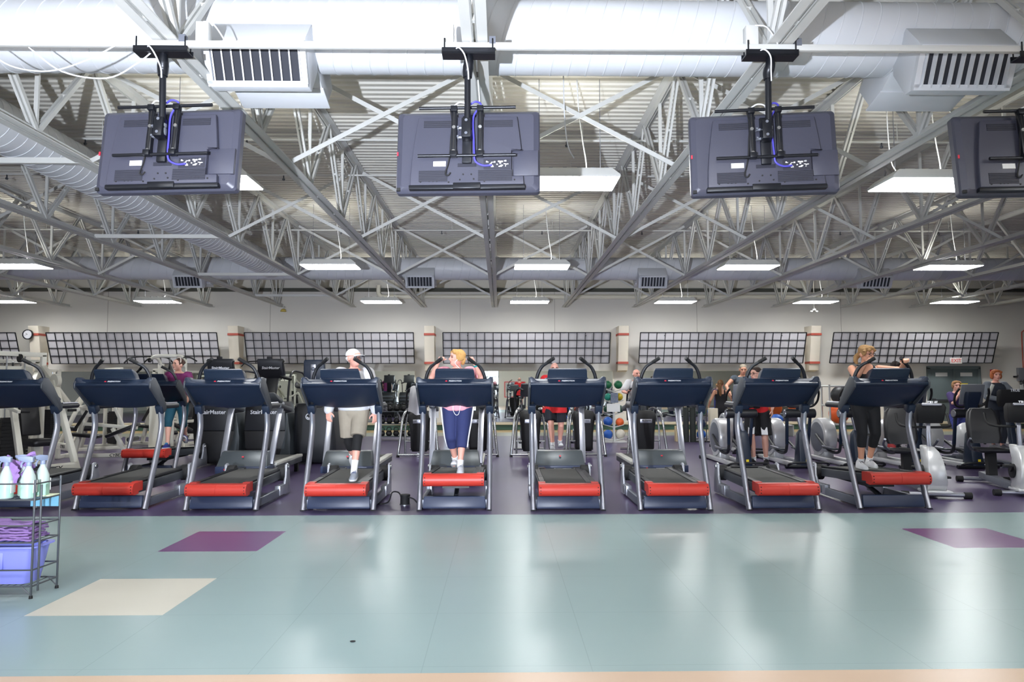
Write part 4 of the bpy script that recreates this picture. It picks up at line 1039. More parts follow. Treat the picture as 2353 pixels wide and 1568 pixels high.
# ---------------------------------------------------------------- recumbent bikes
def make_bike():
    T = thing('recumbent_bike', 'x', 'exercise bike')
    b = MB(); rings = []
    for y, z, hw, hh in ((-.02, .10, .12, .03), (-.06, .2, .125, .05), (-.07, .34, .115, .06), (-.02, .5, .10, .06), (.08, .62, .08, .05), (.18, .68, .05, .03)):
        rings.append([(-hw, y, z), (hw, y, z), (hw, y+.30, z-.0), (-hw, y+.30, z)])
    b.loft(rings); bd = b.build('front_body', M_disc, T, bevel=.02)
    MB().box((0, .06, .09), (.34, .34, .04)).build('body_skirt', M_disc, T, bevel=.015)
    MB().bar((0, .12, .06), (0, 1.55, .12), .12, .10).build('main_beam', M_grey, T, bevel=.015)
    for y, L in ((.02, .36), (1.55, .30)):
        MB().tube([(-L, y, .05), (L, y, .05)], .03, 10).build('stabilizer', M_silver, T)
        for s in (-1, 1): MB().cyl((s*(L-.02), y, .045), (s*(L+.07), y, .045), .045, .045, 14).build('end_cap', M_rubber, T)
    MB().cyl((-.14, .18, .33), (.14, .18, .33), .10, .10, 20).build('crank_hub', M_rubber, T)
    for s in (-1, 1):
        MB().bar((s*.15, .18, .33), (s*.16, .18+s*.12, .33-s*.08), .02, .03).build('crank', M_rubber, T)
        MB().box((s*.22, .18+s*.12, .33-s*.08), (.11, .10, .03)).build('pedal', M_rubber, T, bevel=.008)
    MB().bar((0, .22, .62), (.0, .25, 1.0), .055, .05, up=(0, -1, 0)).build('mast', M_silver, T, bevel=.008)
    c = rbox(MB(), [(1.0, 0, .2, .16, .06, .03), (1.06, 0, .19, .175, .075, .03), (1.22, 0, .15, .19, .08, .03), (1.27, 0, .15, .17, .06, .03)]); cs = c.build('console', M_rubber, T, angle=45)
    MB().box((0, .08, 1.255), (.25, .06, .035), (R(-20), 0, 0)).build('console_trim', M_silver, cs, bevel=.01)
    lettering('TRUE', .055, M_letter, (0, .065, 1.285), (R(70), 0, 0), cs, bold=.002, shear=.3)
    MB().tube(smooth([(-.33, .5, 1.12), (-.33, .42, 1.0), (-.28, .30, .95), (0, .24, .94), (.28, .30, .95), (.33, .42, 1.0), (.33, .5, 1.12)], 5), .018, 8).build('front_handlebar', M_rubber, T)
    s = MB(); s.loft([[(-.22, 1.0, .50), (.22, 1.0, .50), (.22, 1.42, .50), (-.22, 1.42, .50)], [(-.23, .98, .56), (.23, .98, .56), (.23, 1.42, .56), (-.23, 1.42, .56)]]); s.build('seat', M_pad, T, bevel=.03)
    s = rbox(MB(), [(.62, 0, 1.40, .20, .05, .045), (.70, 0, 1.42, .235, .06, .05), (.95, 0, 1.48, .23, .06, .05), (1.10, 0, 1.52, .2, .055, .05), (1.16, 0, 1.53, .15, .04, .035)]); s.build('backrest', M_pad, T, angle=45)
    MB().tube(smooth([(-.36, .95, .72), (-.34, 1.1, .62), (-.2, 1.25, .52), (0, 1.28, .5), (.2, 1.25, .52), (.34, 1.1, .62), (.36, .95, .72)], 5), .018, 8).build('seat_handle', M_grey, T)
    MB().bar((0, 1.2, .15), (0, 1.22, .5), .12, .12, up=(0, -1, 0)).build('seat_post', M_rubber, T)
    return T
bk = make_bike(); bk.location = (5.88, 9.65, 0); bk.rotation_euler = (0, 0, R(-13)); tag(bk, 'black and silver recumbent bike right behind the raised rightmost treadmill', 'exercise bike', 'recumbent bikes')
o = dup(bk); o.location = (7.22, 9.75, 0); o.rotation_euler = (0, 0, R(-14)); tag(o, 'black and silver recumbent bike cut off by the right picture edge', 'exercise bike', 'recumbent bikes')
T = thing('elliptical_trainer', 'black elliptical with pale grips used by the red-haired woman', 'cross trainer', (9.55, 13.1, 0))
MB().bar((0, .1, .05), (0, .25, 1.05), .10, .10, up=(0, -1, 0)).build('mast', M_navy, T, bevel=.01)
c = rbox(MB(), [(1.12, 0, .2, .2, .05, .03), (1.2, 0, .18, .24, .06, .03), (1.40, 0, .13, .26, .06, .03), (1.44, 0, .12, .24, .04, .02)]); cs = c.build('console', M_rubber, T, angle=45)
lettering('TRUE', .075, M_letter, (0, .055, 1.425), (R(70), 0, 0), cs, bold=.002, shear=.3)
for s in (-1, 1):
    hb = MB().tube(smooth([(s*.30, .5, .4), (s*.33, .4, .9), (s*.35, .32, 1.2), (s*.31, .28, 1.42), (s*.26, .24, 1.56)], 5), .024, 8).build('arm_lever', M_rubber, T)
    MB().tube([(s*.335, .30, 1.30), (s*.27, .245, 1.54)], .03, 10).build('grip', M_whrail, hb)
    MB().box((s*.17, .9, .25), (.16, .45, .05)).build('pedal', M_rubber, T, bevel=.012)
b = MB(); b.box((0, .9, .05), (.2, 1.8, .08)).tube([(-.35, .0, .04), (.35, .0, .04)], .035, 8).tube([(-.35, 1.75, .04), (.35, 1.75, .04)], .035, 8); b.build('base_frame', M_grey, T)
MB().sph((0, 1.5, .4), (.16, .36, .36), 20, 12).build('flywheel_cover', M_disc, T)

# ---------------------------------------------------------------- racks, balls, weights along the far side
BALLC = {'green': (30, 110, 70), 'dark_green': (20, 70, 48), 'teal': (40, 150, 130), 'yellow': (206, 180, 40), 'blue': (38, 96, 186), 'orange': (226, 96, 40), 'white': (206, 200, 184), 'black': (36, 38, 42), 'navy': (26, 42, 70)}
def ball(x, y, z, r, c, lb, grp=None, cat='ball', nm='medicine_ball'):
    m = MATS.get('ball_'+c) or mat('ball_'+c, BALLC[c], .45)
    o = thing(nm, lb, cat, (x, y, z), 0, grp)
    MB().sph((0, 0, 0), r, 24, 14).build('shell', m, o, angle=80)
    g = MB(); g.tube([(r*1.002*math.cos(2*PI*i/24), 0, r*1.002*math.sin(2*PI*i/24)) for i in range(25)], .004, 5, caps=False); g.build('seam', M_rubber, o)
    return o
RX, RY = 3.07, 19.3
T = thing('ball_rack', 'white metal rack of medicine balls with paper signs', 'rack', (RX, RY, 0))
f = MB(); f.tube([(0, 0, 0), (0, 0, 1.45)], .02, 8)
for z in (.05, .40, .74, 1.06, 1.36):
    for s in (-1, 1):
        f.tube([(0, 0, z), (s*.26, .04, z+.07)], .012, 6).tube([(0, .16, z), (s*.26, .2, z+.07)], .012, 6)
f.tube([(0, .18, 0), (0, .18, 1.4)], .016, 6); f.box((0, .09, .02), (.62, .42, .03)); f.build('frame', M_white, T)
MB().box((.0, -.04, 1.20), (.2, .012, .27)).build('picture_sign', mat('sign_photo', (120, 130, 150), .6, var=.6, scale=18), T)
MB().box((-.03, -.05, .93), (.36, .012, .22)).build('paper_sign', M_label, T)
for x, z, r, c, lb in ((-.15, 1.55, .105, 'green', 'green medicine ball at the top left of the rack'), (.13, 1.55, .11, 'green', 'green medicine ball at the top right of the rack'), (-.15, 1.22, .10, 'teal', 'teal medicine ball on the second shelf of the rack'), (.15, 1.22, .10, 'yellow', 'yellow medicine ball on the second shelf of the rack'),
                     (-.17, .89, .105, 'dark_green', 'dark green medicine ball on the middle shelf, left'), (.16, .89, .105, 'dark_green', 'dark green medicine ball on the middle shelf, right'), (-.16, .56, .125, 'blue', 'blue medicine ball on the fourth shelf, left'), (.16, .54, .11, 'orange', 'orange medicine ball on the fourth shelf, right'), (-.16, .21, .125, 'blue', 'blue medicine ball at the bottom left of the rack'), (.17, .22, .13, 'white', 'off-white medicine ball at the bottom right of the rack')):
    ball(RX+x, RY+.09, z, r, c, lb, 'medicine balls on the white rack')
T = thing('ball_stand', 'dark upright stand of balls beside two dark foam rollers', 'rack', (5.45, 19.35, 0))
f = MB(); f.tube([(-.15, .1, 0), (-.15, .1, 1.05)], .012, 6).tube([(.15, .1, 0), (.15, .1, 1.05)], .012, 6); f.box((0, .1, .015), (.4, .36, .03))
for z in (.08, .37, .70): f.tube([(-.15, .1, z), (.15, .1, z)], .012, 6).tube([(-.15, -.04, z), (-.15, .2, z)], .01, 6).tube([(.15, -.04, z), (.15, .2, z)], .01, 6)
f.build('frame', M_iron, T)
for z, c in ((.82, 'green'), (.49, 'navy'), (.20, 'blue')): ball(5.45, 19.43, z, .125, c, '%s ball on the dark stand beside the foam rollers' % {'navy': 'dark blue', 'blue': 'bright blue', 'green': 'green'}[c], 'balls on the dark stand')
for x, lb in ((5.03, 'tall dark foam roller, left of the standing pair'), (5.21, 'tall dark foam roller, right of the standing pair')):
    o = thing('foam_roller', lb, 'roller', (x, 19.4, 0), 0, 'two standing foam rollers')
    MB().cyl((0, 0, 0), (0, 0, .93), .078, .078, 20).build('body', mat('dark_foam', (42, 46, 44), .85, bump=.3) if 'dark_foam' not in MATS else MATS['dark_foam'], o, bevel=.006)
    MB().lathe([(.03, .931), (.05, .931), (.05, .935), (.03, .935)]).build('end_ring', M_rubber, o)
o = MB().box((4.86, 19.6, .21), (.15, .2, .42)).build('storage_box', mat('kraft_box', (196, 178, 140), .7), bevel=.006); tag(o, 'small beige box standing left of the foam rollers', 'box')
o = MB().box((5.86, 19.7, .45), (.22, .2, .9)).build('end_panel', mat('cream_panel', (214, 204, 180), .6), bevel=.008); tag(o, 'low cream end panel right of the dark ball stand', 'panel')
# kettlebells
T = thing('kettlebell_rack', 'three-tier dark kettlebell rack in front of the left mirror', 'rack', (-2.95, 20.3, 0))
f = MB()
for z in (.10, .45, .80): f.box((0, .1+z*.15, z), (1.1, .32, .025))
for s in (-1, 1): f.bar((s*.56, -.05, 0), (s*.56, .3, 1.0), .05, .05); f.bar((s*.56, .3, .0), (s*.56, .3, 1.0), .05, .05)
f.build('frame', M_hood, T)
k0 = None
for ti, z in enumerate((.1125, .4625, .8125)):
    for i, x in enumerate((-.4, -.2, 0, .2, .4)):
        if k0 is None:
            k0 = thing('kettlebell', 'x', 'kettlebell')
            MB().lathe([(0, 0), (.05, 0), (.085, .04), (.09, .08), (.07, .125), (.035, .15), (0, .155)], n=18).build('bell', M_iron, k0, angle=60)
            MB().tube(smooth([(-.045, 0, .12), (-.062, 0, .19), (-.035, 0, .235), (.035, 0, .235), (.062, 0, .19), (.045, 0, .12)], 4), .012, 8).build('handle', M_iron, k0); o = k0
        else: o = dup(k0)
        o.location = (-2.95+x, 20.3+.1+z*.15, z); tag(o, 'black kettlebell, %s from the left on the %s tier' % (ORD[i], ('bottom', 'middle', 'top')[ti]), 'kettlebell', 'black kettlebells on the rack')
# exercise balls on a white rack near the right
T = thing('exercise_ball_rack', 'white tube rack holding large exercise balls near the double door', 'rack', (11.1, 22.2, 0))
f = MB()
for x in (-.95, .75):
    for y in (-.25, .3): f.tube([(x, y, 0), (x, y, 1.55)], .03, 8)
for z in (.32, .9, 1.5):
    for y in (-.25, .3): f.tube([(-.95, y, z), (.75, y, z)], .028, 8)
    for x in (-.95, .75): f.tube([(x, -.25, z), (x, .3, z)], .025, 8)
f.build('frame', M_white, T)
ball(10.55, 22.22, .64, .30, 'orange', 'large orange exercise ball low on the white rack', 'large exercise balls', nm='exercise_ball')
ball(11.4, 22.22, .63, .29, 'orange', 'second orange exercise ball low on the white rack, behind the woman in black', 'large exercise balls', nm='exercise_ball')
ball(10.62, 22.22, 1.22, .29, 'black', 'black exercise ball on the middle bars of the white rack', 'large exercise balls', nm='exercise_ball')
ball(11.28, 22.22, 1.84, .32, 'black', 'black exercise ball on top of the white rack', 'large exercise balls', nm='exercise_ball')
o = MB().sph((8.35, 21.6, .50), (.2, .2, .16), 20, 12).build('balance_dome', MATS['ball_blue'], angle=80); tag(o, 'blue balance dome on a low shelf behind the motion trainers', 'ball')
T = thing('step_shelf', 'low white shelf under the blue balance dome', 'shelf', (8.35, 21.6, 0)); MB().box((0, 0, .32), (.9, .4, .03)).box((-.43, 0, .16), (.03, .4, .32)).box((.43, 0, .16), (.03, .4, .32)).build('boards', M_white, T, bevel=.004)
# dumbbells
T = thing('dumbbell_rack', 'white dumbbell rack behind the red-haired woman', 'rack', (12.6, 18.6, 0))
f = MB()
for s in (-1, 1): f.bar((s*.62, 0, 0), (s*.62, .25, 1.15), .06, .06); f.box((s*.62, .15, .02), (.06, .6, .04))
for z in (.3, .62, .95): f.box((0, z*.22, z), (1.24, .22, .03))
f.build('frame', M_white, T)
d0 = None
for ti, z in enumerate((.32, .64, .97)):
    for i in range(6):
        if d0 is None:
            d0 = thing('dumbbell', 'x', 'dumbbell'); o = d0
            for s in (-1, 1): MB().cyl((0, s*.035, .05), (0, s*.10, .05), .052, .048, 12).build('weight_head', M_iron, d0, bevel=.004)
            MB().cyl((0, -.04, .05), (0, .04, .05), .014, .014, 8).build('handle', M_chrome, d0)
        else: o = dup(d0)
        o.location = (12.6-.5+i*.2, 18.6+z*.22, z)
        if ti == 1:
            for ch in o.children:
                if ch.name.startswith('weight'):
                    ch.data = ch.data.copy(); ch.data.materials[0] = MATS['ball_navy']
        tag(o, '%s dumbbell, %s from the left on the %s shelf' % ('navy' if ti == 1 else 'black', ORD[i], ('bottom', 'middle', 'top')[ti]), 'dumbbell', 'dumbbells on the white rack')
# ropes on a wall hook at the right edge
T = thing('hook_rail', 'black ropes hanging from a wall hook at the right edge', 'ropes', (18.12, YW-.1, 1.72))
MB().box((.25, .05, .1), (.7, .04, .06)).tube(smooth([(-.05, .04, .1), (-.05, -.08, .08), (-.05, -.1, .16)], 4), .012, 6).build('rail', M_iron, T)
for i in range(4): MB().tube(smooth([(.1+i*.08, -.01, .1), (.08+i*.09, -.05, -.3), (.12+i*.08, -.04, -.7)], 5), .03, 8).build('rope', M_rubber, T)

# ---------------------------------------------------------------- people
def remesh(mb, name, mats, vox, it=4, fac=.5):
    me = mb.mesh('tmp', [mats[0]])
    o = bpy.data.objects.new('tmp', me); COL.objects.link(o)
    r = o.modifiers.new('r', 'REMESH'); r.mode = 'VOXEL'; r.voxel_size = vox; r.use_smooth_shade = True
    if it:
        s = o.modifiers.new('s', 'SMOOTH'); s.iterations = it; s.factor = fac
    bpy.context.view_layer.update()
    dg = bpy.context.evaluated_depsgraph_get()
    out = bpy.data.meshes.new_from_object(o.evaluated_get(dg)); out.name = name
    bpy.data.objects.remove(o); bpy.data.meshes.remove(me)
    out.materials.clear()
    for m in mats: out.materials.append(m)
    out.polygons.foreach_set('use_smooth', [True]*len(out.polygons))
    return out
def capsule(m, pts, rad, n=12):
    """smooth tapered limb with round ends"""
    P = [Vector(p) for p in pts]
    m.tube(P, rad, n)
    for p, r in ((P[0], rad[0]), (P[-1], rad[-1])): m.sph(p, r*.985, n, 8)
    for p, r in zip(P[1:-1], rad[1:-1]): m.sph(p, r*.985, n, 8)
def ik(a, c, l1, l2, pole):
    a, c = Vector(a), Vector(c); d = c-a; L = d.length
    if L > (l1+l2)*.995: c = a+d.normalized()*(l1+l2)*.995; d = c-a; L = d.length
    x = (l1*l1-l2*l2+L*L)/(2*L); h = math.sqrt(max(0, l1*l1-x*x)); u = d.normalized()
    p = Vector(pole); p = (p-u*p.dot(u)).normalized()
    return a+u*x+p*h, c
def ell(m, secs, n=20):
    """loft of ellipses: (z, cx, cy, rx, ry)"""
    return m.loft([[(cx+rx*math.cos(2*PI*k/n), cy+ry*math.sin(2*PI*k/n), z) for k in range(n)] for z, cx, cy, rx, ry in secs])
SKIN = {'fair': mat('skin_fair', (222, 170, 150), .5, var=.05, scale=40), 'warm': mat('skin_warm', (208, 152, 124), .5, var=.05, scale=40), 'pink': mat('skin_pink', (226, 166, 148), .5, var=.05, scale=40)}
M_eye = mat('eye_dark', (40, 34, 34), .3, var=0); M_lip = mat('lip', (176, 92, 88), .5, var=0); M_brow = mat('eyebrow', (120, 88, 66), .8, var=0)
_cl = {}
def cloth(rgb, bump=.3):
    if rgb not in _cl: _cl[rgb] = mat('fabric_%d_%d_%d' % rgb, rgb, .85, var=.08, scale=14, bump=bump, bscale=35)
    return _cl[rgb]
def hand(m, wrist, d, palm, thumb, curl, s, hold=None):
    """palm, four unequal fingers and a side thumb; d finger direction, palm = palm normal, thumb = side the thumb leaves on"""
    d = Vector(d).normalized(); pn = Vector(palm); pn = (pn-d*pn.dot(d)).normalized(); side = d.cross(pn).normalized()
    if side.dot(Vector(thumb)) < 0: side = -side
    w = Vector(wrist); L = .085*s
    for i in range(4):
        a = side*(.030-.020*i)*s
        capsule(m, [w+a*.7, w+a+d*L], [.013*s, .0125*s], 8)
    lens = (.070, .078, .073, .058)
    for i in range(4):
        p = w+side*(.030-.020*i)*s+d*L; dd = d.copy(); pts = [p]
        for j, f in enumerate((.45, .32, .23)):
            ax = side; ang = curl*(.8, 1.1, .9)[j]*(.9+.06*i)
            # rotate dd towards the palm normal
            dd = (dd*math.cos(ang)+pn_rot(dd, pn, d)*math.sin(ang)).normalized()
            p = p+dd*lens[i]*f*s; pts.append(p)
        capsule(m, pts, [.0105*s, .0098*s, .009*s, .008*s], 8)
    p = w+side*.024*s+d*.022*s; t1 = p+(side*.034+d*.030+pn*.010)*s; t2 = t1+(side*.010+d*.026+pn*(.012+.016*curl))*s; t3 = t2+(d*.018+pn*.012*curl-side*.004*curl)*s
    capsule(m, [p, t1, t2, t3], [.015*s, .0125*s, .011*s, .009*s], 8)
def pn_rot(dd, pn, d):
    """direction a quarter turn from dd towards the palm, in the finger's bending plane"""
    side = d.cross(pn).normalized(); q = side.cross(dd).normalized()
    return q if q.dot(pn*math.cos(0)+(-d)*.0001) >= 0 or True and q.dot(pn) > -2 and (dd.dot(d) > 0 and q.dot(pn) > 0) else (q if side.cross(dd).dot(side.cross(d)) > -2 and (side.cross(d)).dot(pn) > 0 else -q)

def person(label, x, y, z0, height, face=0.0, look=0.0, nod=0.0, skin='fair', w=1.0, lean=0.0, feet=None, wrists=None, hands=None, top=None, bottom=None, hair=None, shoes=None, socks=None, cap=None, glasses=None, extras=(), vox=.0085, elbow=None, belly=0.0):
    """origin under the hips on the standing surface; local -y is where the body faces. All joint positions are for a 1.75 m figure"""
    k = height/1.75
    T = thing('person', label, 'person', (x, y, z0), R(face))
    B = MB()
    ly = lambda z: -lean*(z-.92)          # forward shear of the torso
    def tz(secs): return [(z, cx, cy+ly(z), rx*w, ry*w) for z, cx, cy, rx, ry in secs]
    TOR = [(.80, 0, .01, .10, .085), (.86, 0, .01, .155, .115), (.94, 0, .012, .172, .125), (1.03, 0, .008-belly*.3, .158, .113+belly*.4), (1.12, 0, .004-belly*.4, .150, .106+belly*.5), (1.24, 0, .0-belly*.1, .160, .112), (1.34, 0, .004, .172, .112), (1.41, 0, .014, .158, .092), (1.45, 0, .02, .118, .076), (1.485, 0, .024, .072, .062)]
    ell(B, tz(TOR)); yN = ly(1.46)
    neck = Vector((0, .024+yN, 1.46)); hc = Vector((0, -.012+ly(1.62), 1.624))
    capsule(B, [neck, Vector((0, .0+ly(1.56), 1.57))], [.058, .054], 14)
    # head in its own turned frame
    MH = Euler((R(nod), 0, R(look))).to_matrix()
    def H(px, py, pz): return hc+MH@(Vector((px, py, pz))*1.05)
    def hs(p, r): B.sph(H(*p), tuple(1.05*q for q in r), 18, 12, MH)
    hs((0, .012, .022), (.076, .094, .094)); hs((0, -.022, -.045), (.061, .068, .075)); hs((0, -.055, -.082), (.034, .032, .026)); hs((0, -.05, .035), (.062, .045, .055))
    for s in (-1, 1):
        hs((s*.040, -.055, -.022), (.026, .026, .022)); hs((s*.079, .012, -.008), (.011, .024, .034)); hs((s*.030, -.078, .030), (.022, .014, .009))
    B.tube([H(0, -.082, .022), H(0, -.103, -.012), H(0, -.112, -.026)], [.010, .013, .015], 8); hs((0, -.106, -.026), (.018, .014, .011)); hs((0, -.086, -.054), (.024, .012, .009)); hs((0, -.084, -.064), (.022, .011, .008))
    # legs
    feet = feet or {}
    LEG = {}
    for s in (-1, 1):
        hip = Vector((s*.092*w, .01, .90)); an = Vector(feet.get(s, (s*.10, .03, .085)))
        kn, an = ik(hip, an, .425, .42, (s*.12, -1, .1)); LEG[s] = (hip, kn, an)
        mid = kn.lerp(an, .33)+Vector((0, .018, 0))
        capsule(B, [hip, hip.lerp(kn, .45)+Vector((0, -.008, 0)), kn, mid, kn.lerp(an, .7)+Vector((0, .004, 0)), an], [.092*w, .078*w, .055*w, .056*w, .042, .036])
        capsule(B, [an, an+Vector((0, -.02, -.045)), an+Vector((s*.01, -.11, -.058))], [.036, .03, .02])
    # arms
    wrists = wrists or {}; ARM = {}
    for s in (-1, 1):
        sh = Vector((s*.182*w, .018+ly(1.41), 1.415)); wr = Vector(wrists.get(s, (s*.27, .0, .86)))
        el, wr = ik(sh, wr, .29, .255, (elbow or {}).get(s, (s*.5, 1, -.35))); ARM[s] = (sh, el, wr)
        capsule(B, [sh, sh.lerp(el, .5), el, el.lerp(wr, .35), wr], [.056*w, .046*w, .038*w, .038*w, .027])
        hd = (hands or {}).get(s, {})
        hand(B, wr, hd.get('d', (s*.04, -.12, -1)), hd.get('palm', (-s, .1, 0)), hd.get('thumb', (0, -1, 0)), hd.get('curl', .38), 1.0/k**.5 if k < 1 else 1.0)
    def scaled(mb):
        mb.v = [v*k for v in mb.v]; return mb
    sk = SKIN[skin]
    me = remesh(scaled(B), 'body', [sk, M_eye, M_lip, M_brow], vox, 3, .4)
    # paint eyes, brows, lips by where they sit on the face
    Hk = lambda *p: H(*p)*k
    eyes = [Hk(s*.031, -.083, .010) for s in (-1, 1)]; lips = Hk(0, -.092, -.059); brows = [Hk(s*.032, -.086, .030) for s in (-1, 1)]
    Mi = MH.inverted()
    for p in me.polygons:
        c = p.center
        if (c-hc*k).length > .2: continue
        q = Mi@(c-hc*k)/k/1.05
        if q.y < -.05:
            for s in (-1, 1):
                if ((q.x-s*.032)/.014)**2+((q.z-.008)/.0075)**2 < 1: p.material_index = 1
                elif ((q.x-s*.033)/.020)**2+((q.z-.029)/.006)**2 < 1: p.material_index = 3
            if (q.x/.025)**2+((q.z+.059)/.009)**2 < 1 and q.y < -.07: p.material_index = 2
    b_o = link('body', me, T)
    def garment(nm, fn, rgb, it=3, vx=None):
        g = MB(); fn(g); return link(nm, remesh(scaled(g), nm, [cloth(rgb)] if isinstance(rgb, tuple) else [rgb], vx or vox*1.2, it, .4), T)
    # top: colour, sleeve fraction (0 none .. 2 to the wrist), hem height, ease
    if top:
        rgb, sl, hem, ease = top[:4]
        def f(g):
            secs = [q for q in TOR if q[0] > hem+.01]
            low = [q for q in TOR if q[0] <= hem+.01] or [(hem-.02, 0, .01, .205, .155)]
            if hem < .8: secs = [(.90, 0, .01, .195, .145)]+[q for q in secs if q[0] > .95]
            i0 = low[-1]; n0 = secs[0]; t_ = (hem-i0[0])/(n0[0]-i0[0])
            s0 = tuple(a_+(b_-a_)*t_ for a_, b_ in zip(i0, n0)); secs = [(hem,)+s0[1:]]+secs
            top_z = 1.47 if sl > 0 else 1.36
            secs = [q for q in secs if q[0] <= top_z]
            ell(g, [(z, cx, cy+ly(z), rx*w+ease, ry*w+ease) for z, cx, cy, rx, ry in secs])
            for s in (-1, 1):
                sh, el, wr = ARM[s]
                if sl <= 0:
                    for yy in (-.07, .10): g.tube([Vector((s*.10*w, yy+ly(1.34), 1.33)), Vector((s*.095*w, yy*.75+ly(1.42), 1.42)), Vector((s*.092*w, .025+ly(1.46), 1.462))], [.03, .026, .022], 8)
                elif sl < 1: capsule(g, [sh+Vector((-s*.03, 0, 0)), sh, sh.lerp(el, sl)], [.066*w+ease*.6, .060*w+ease*.8, .054*w+ease])
                else: capsule(g, [sh+Vector((-s*.03, 0, 0)), sh, sh.lerp(el, .5), el, el.lerp(wr, (sl-1))], [.064*w+ease*.6, .060*w+ease*.8, .052*w+ease, .046*w+ease, .038*w+ease*.6])
        garment(top[4] if len(top) > 4 else 'shirt', f, rgb)
    if bottom:
        rgb, ln, ease = bottom[:3]
        nm = 'shorts' if ln < 1.15 else 'trousers'
        def f(g):
            ell(g, [(z, cx, cy+ly(z)*.6, rx*w+ease*.8, ry*w+ease*.8) for z, cx, cy, rx, ry in TOR if .79 < z < (top[2]+.07 if top else 1.04)])
            for s in (-1, 1):
                hip, kn, an = LEG[s]
                if ln <= 1: 
                    e_ = hip.lerp(kn, ln); r_ = .092+(.056-.092)*ln
                    g.tube([hip, hip.lerp(kn, ln*.5), e_], [.095*w+ease, .082*w+ease*1.25, r_*w+ease*1.9], 16); g.sph(hip, .094*w+ease, 14, 10)
                else:
                    md = kn.lerp(an, (ln-1)*.5)+Vector((0, .012, 0)); e_ = kn.lerp(an, ln-1)
                    g.tube([hip, hip.lerp(kn, .5), kn, md, e_], [.095*w+ease, .082*w+ease, .060*w+ease, .058*w+ease, .046*w+ease*1.2], 16); g.sph(hip, .094*w+ease, 14, 10)
                    g.sph(kn, .059*w+ease, 14, 10)
        bo = garment(nm, f, rgb)
        if len(bottom) > 3:      # side stripe down the outer seam
            srgb = bottom[3]
            for s in (-1, 1):
                hip, kn, an = LEG[s]; e_ = kn.lerp(an, ln-1)
                pts = [hip+Vector((s*(.112*w+ease), 0, .04)), hip.lerp(kn, .5)+Vector((s*(.088*w+ease), 0, 0)), kn+Vector((s*(.066*w+ease), .0, 0)), e_+Vector((s*(.056*w+ease), .005, .01))]
                MB().tube([p*k for p in smooth(pts, 5)], .010, 8).build('side_stripe', cloth(srgb), bo)
    if socks:
        for s in (-1, 1):
            hip, kn, an = LEG[s]; g = MB(); a_ = an.lerp(kn, socks[1])
            g.tube([a_*k, an.lerp(kn, socks[1]*.5)*k, an*k, (an+Vector((0, -.02, -.03)))*k], [.050*k if socks[1] > .2 else .046*k, .046*k, .044*k, .042*k], 14); g.build('sock', cloth(socks[0]), T)
    if shoes:
        for s in (-1, 1):
            hip, kn, an = LEG[s]; an = an*k
            g = MB(); up = rbox  # upper
            base = an+Vector((0, -.045*k, -.085*k)); sh_ = (kn*k-an).normalized()
            tilt = feet.get(('tilt', s), 0)
            M_ = Matrix.Rotation(R(tilt), 3, 'X')
            def q(px, py, pz): return an+M_@(Vector((px, py, pz))*k)
            L = []
            for py, hw, h in ((.088, .026, .085), (.076, .040, .105), (.03, .046, .112), (-.02, .047, .100), (-.07, .049, .078), (-.12, .049, .060), (-.17, .040, .046), (-.195, .02, .028)):
                L.append([q(s*.008+hw*math.cos(a_), py, -.078+max(0, h*math.sin(a_)) if math.sin(a_) > 0 else -.078) for a_ in [2*PI*i/14 for i in range(14)]])
            g.loft(L); so = g.build('shoe', cloth(shoes[0]), T, angle=60)
            S2 = MB(); L = []
            for z_, gr in ((-.095, -.004), (-.09, .003), (-.068, .002)):
                L.append([q(s*.008+(hw+gr)*sx, py, z_) for sx, seq in ((1, ((.092, .024), (.07, .038), (0, .042), (-.08, .048), (-.14, .047), (-.185, .034), (-.2, .014))), (-1, ((-.2, .014), (-.185, .034), (-.14, .047), (-.08, .048), (0, .042), (.07, .038), (.092, .024)))) for py, hw in seq])
            S2.loft(L).build('sole', cloth(shoes[1]), so, angle=50)
            if len(shoes) > 2:
                l_ = MB()
                for i in range(4): l_.tube([q(s*.008-.026, -.03-i*.022, .006-i*.012), q(s*.008, -.032-i*.022, .020-i*.012), q(s*.008+.026, -.03-i*.022, .006-i*.012)], .006*k, 6)
                l_.build('laces', cloth(shoes[2]), so)
    if hair:
        style, rgb = hair
        g = MB()
        def hh(p, r): g.sph(H(*p), tuple(1.05*q for q in r), 20, 14, MH)
        if style == 'short':        # full short cut
            hh((0, .030, .045), (.088, .092, .085)); hh((0, -.035, .090), (.070, .050, .034))
            for s in (-1, 1): hh((s*.070, .022, .010), (.024, .055, .055)); hh((s*.052, -.055, .078), (.030, .030, .028))
            hh((0, .085, -.02), (.062, .034, .065))
        elif style == 'bob':
            hh((0, .030, .045), (.096, .096, .088)); hh((0, -.045, .085), (.078, .048, .036))
            for s in (-1, 1): hh((s*.082, .010, -.005), (.028, .055, .075)); hh((s*.066, -.058, .066), (.030, .030, .032))
            hh((0, .085, -.02), (.07, .038, .075))
        elif style == 'fringe_tail':   # fringe and a low tail over one shoulder
            hh((0, .026, .048), (.086, .094, .080)); hh((0, -.048, .085), (.072, .046, .036))
            for s in (-1, 1): hh((s*.076, -.018, .030), (.018, .045, .055)); hh((s*.045, -.082, .060), (.032, .016, .022))
            for p in ((-.095, -.035, .045), (.092, -.05, .055)): hh(p, (.026, .02, .012))
            capsule(g, [H(0, .09, .0), H(-.045, .12, -.05), H(-.075, .10, -.10), H(-.08, .07, -.13)], [.04, .038, .032, .02])
        elif style == 'tail':          # pulled back, long tail
            hh((0, .024, .040), (.083, .096, .088))
            for s in (-1, 1): hh((s*.070, .015, .020), (.016, .050, .045))
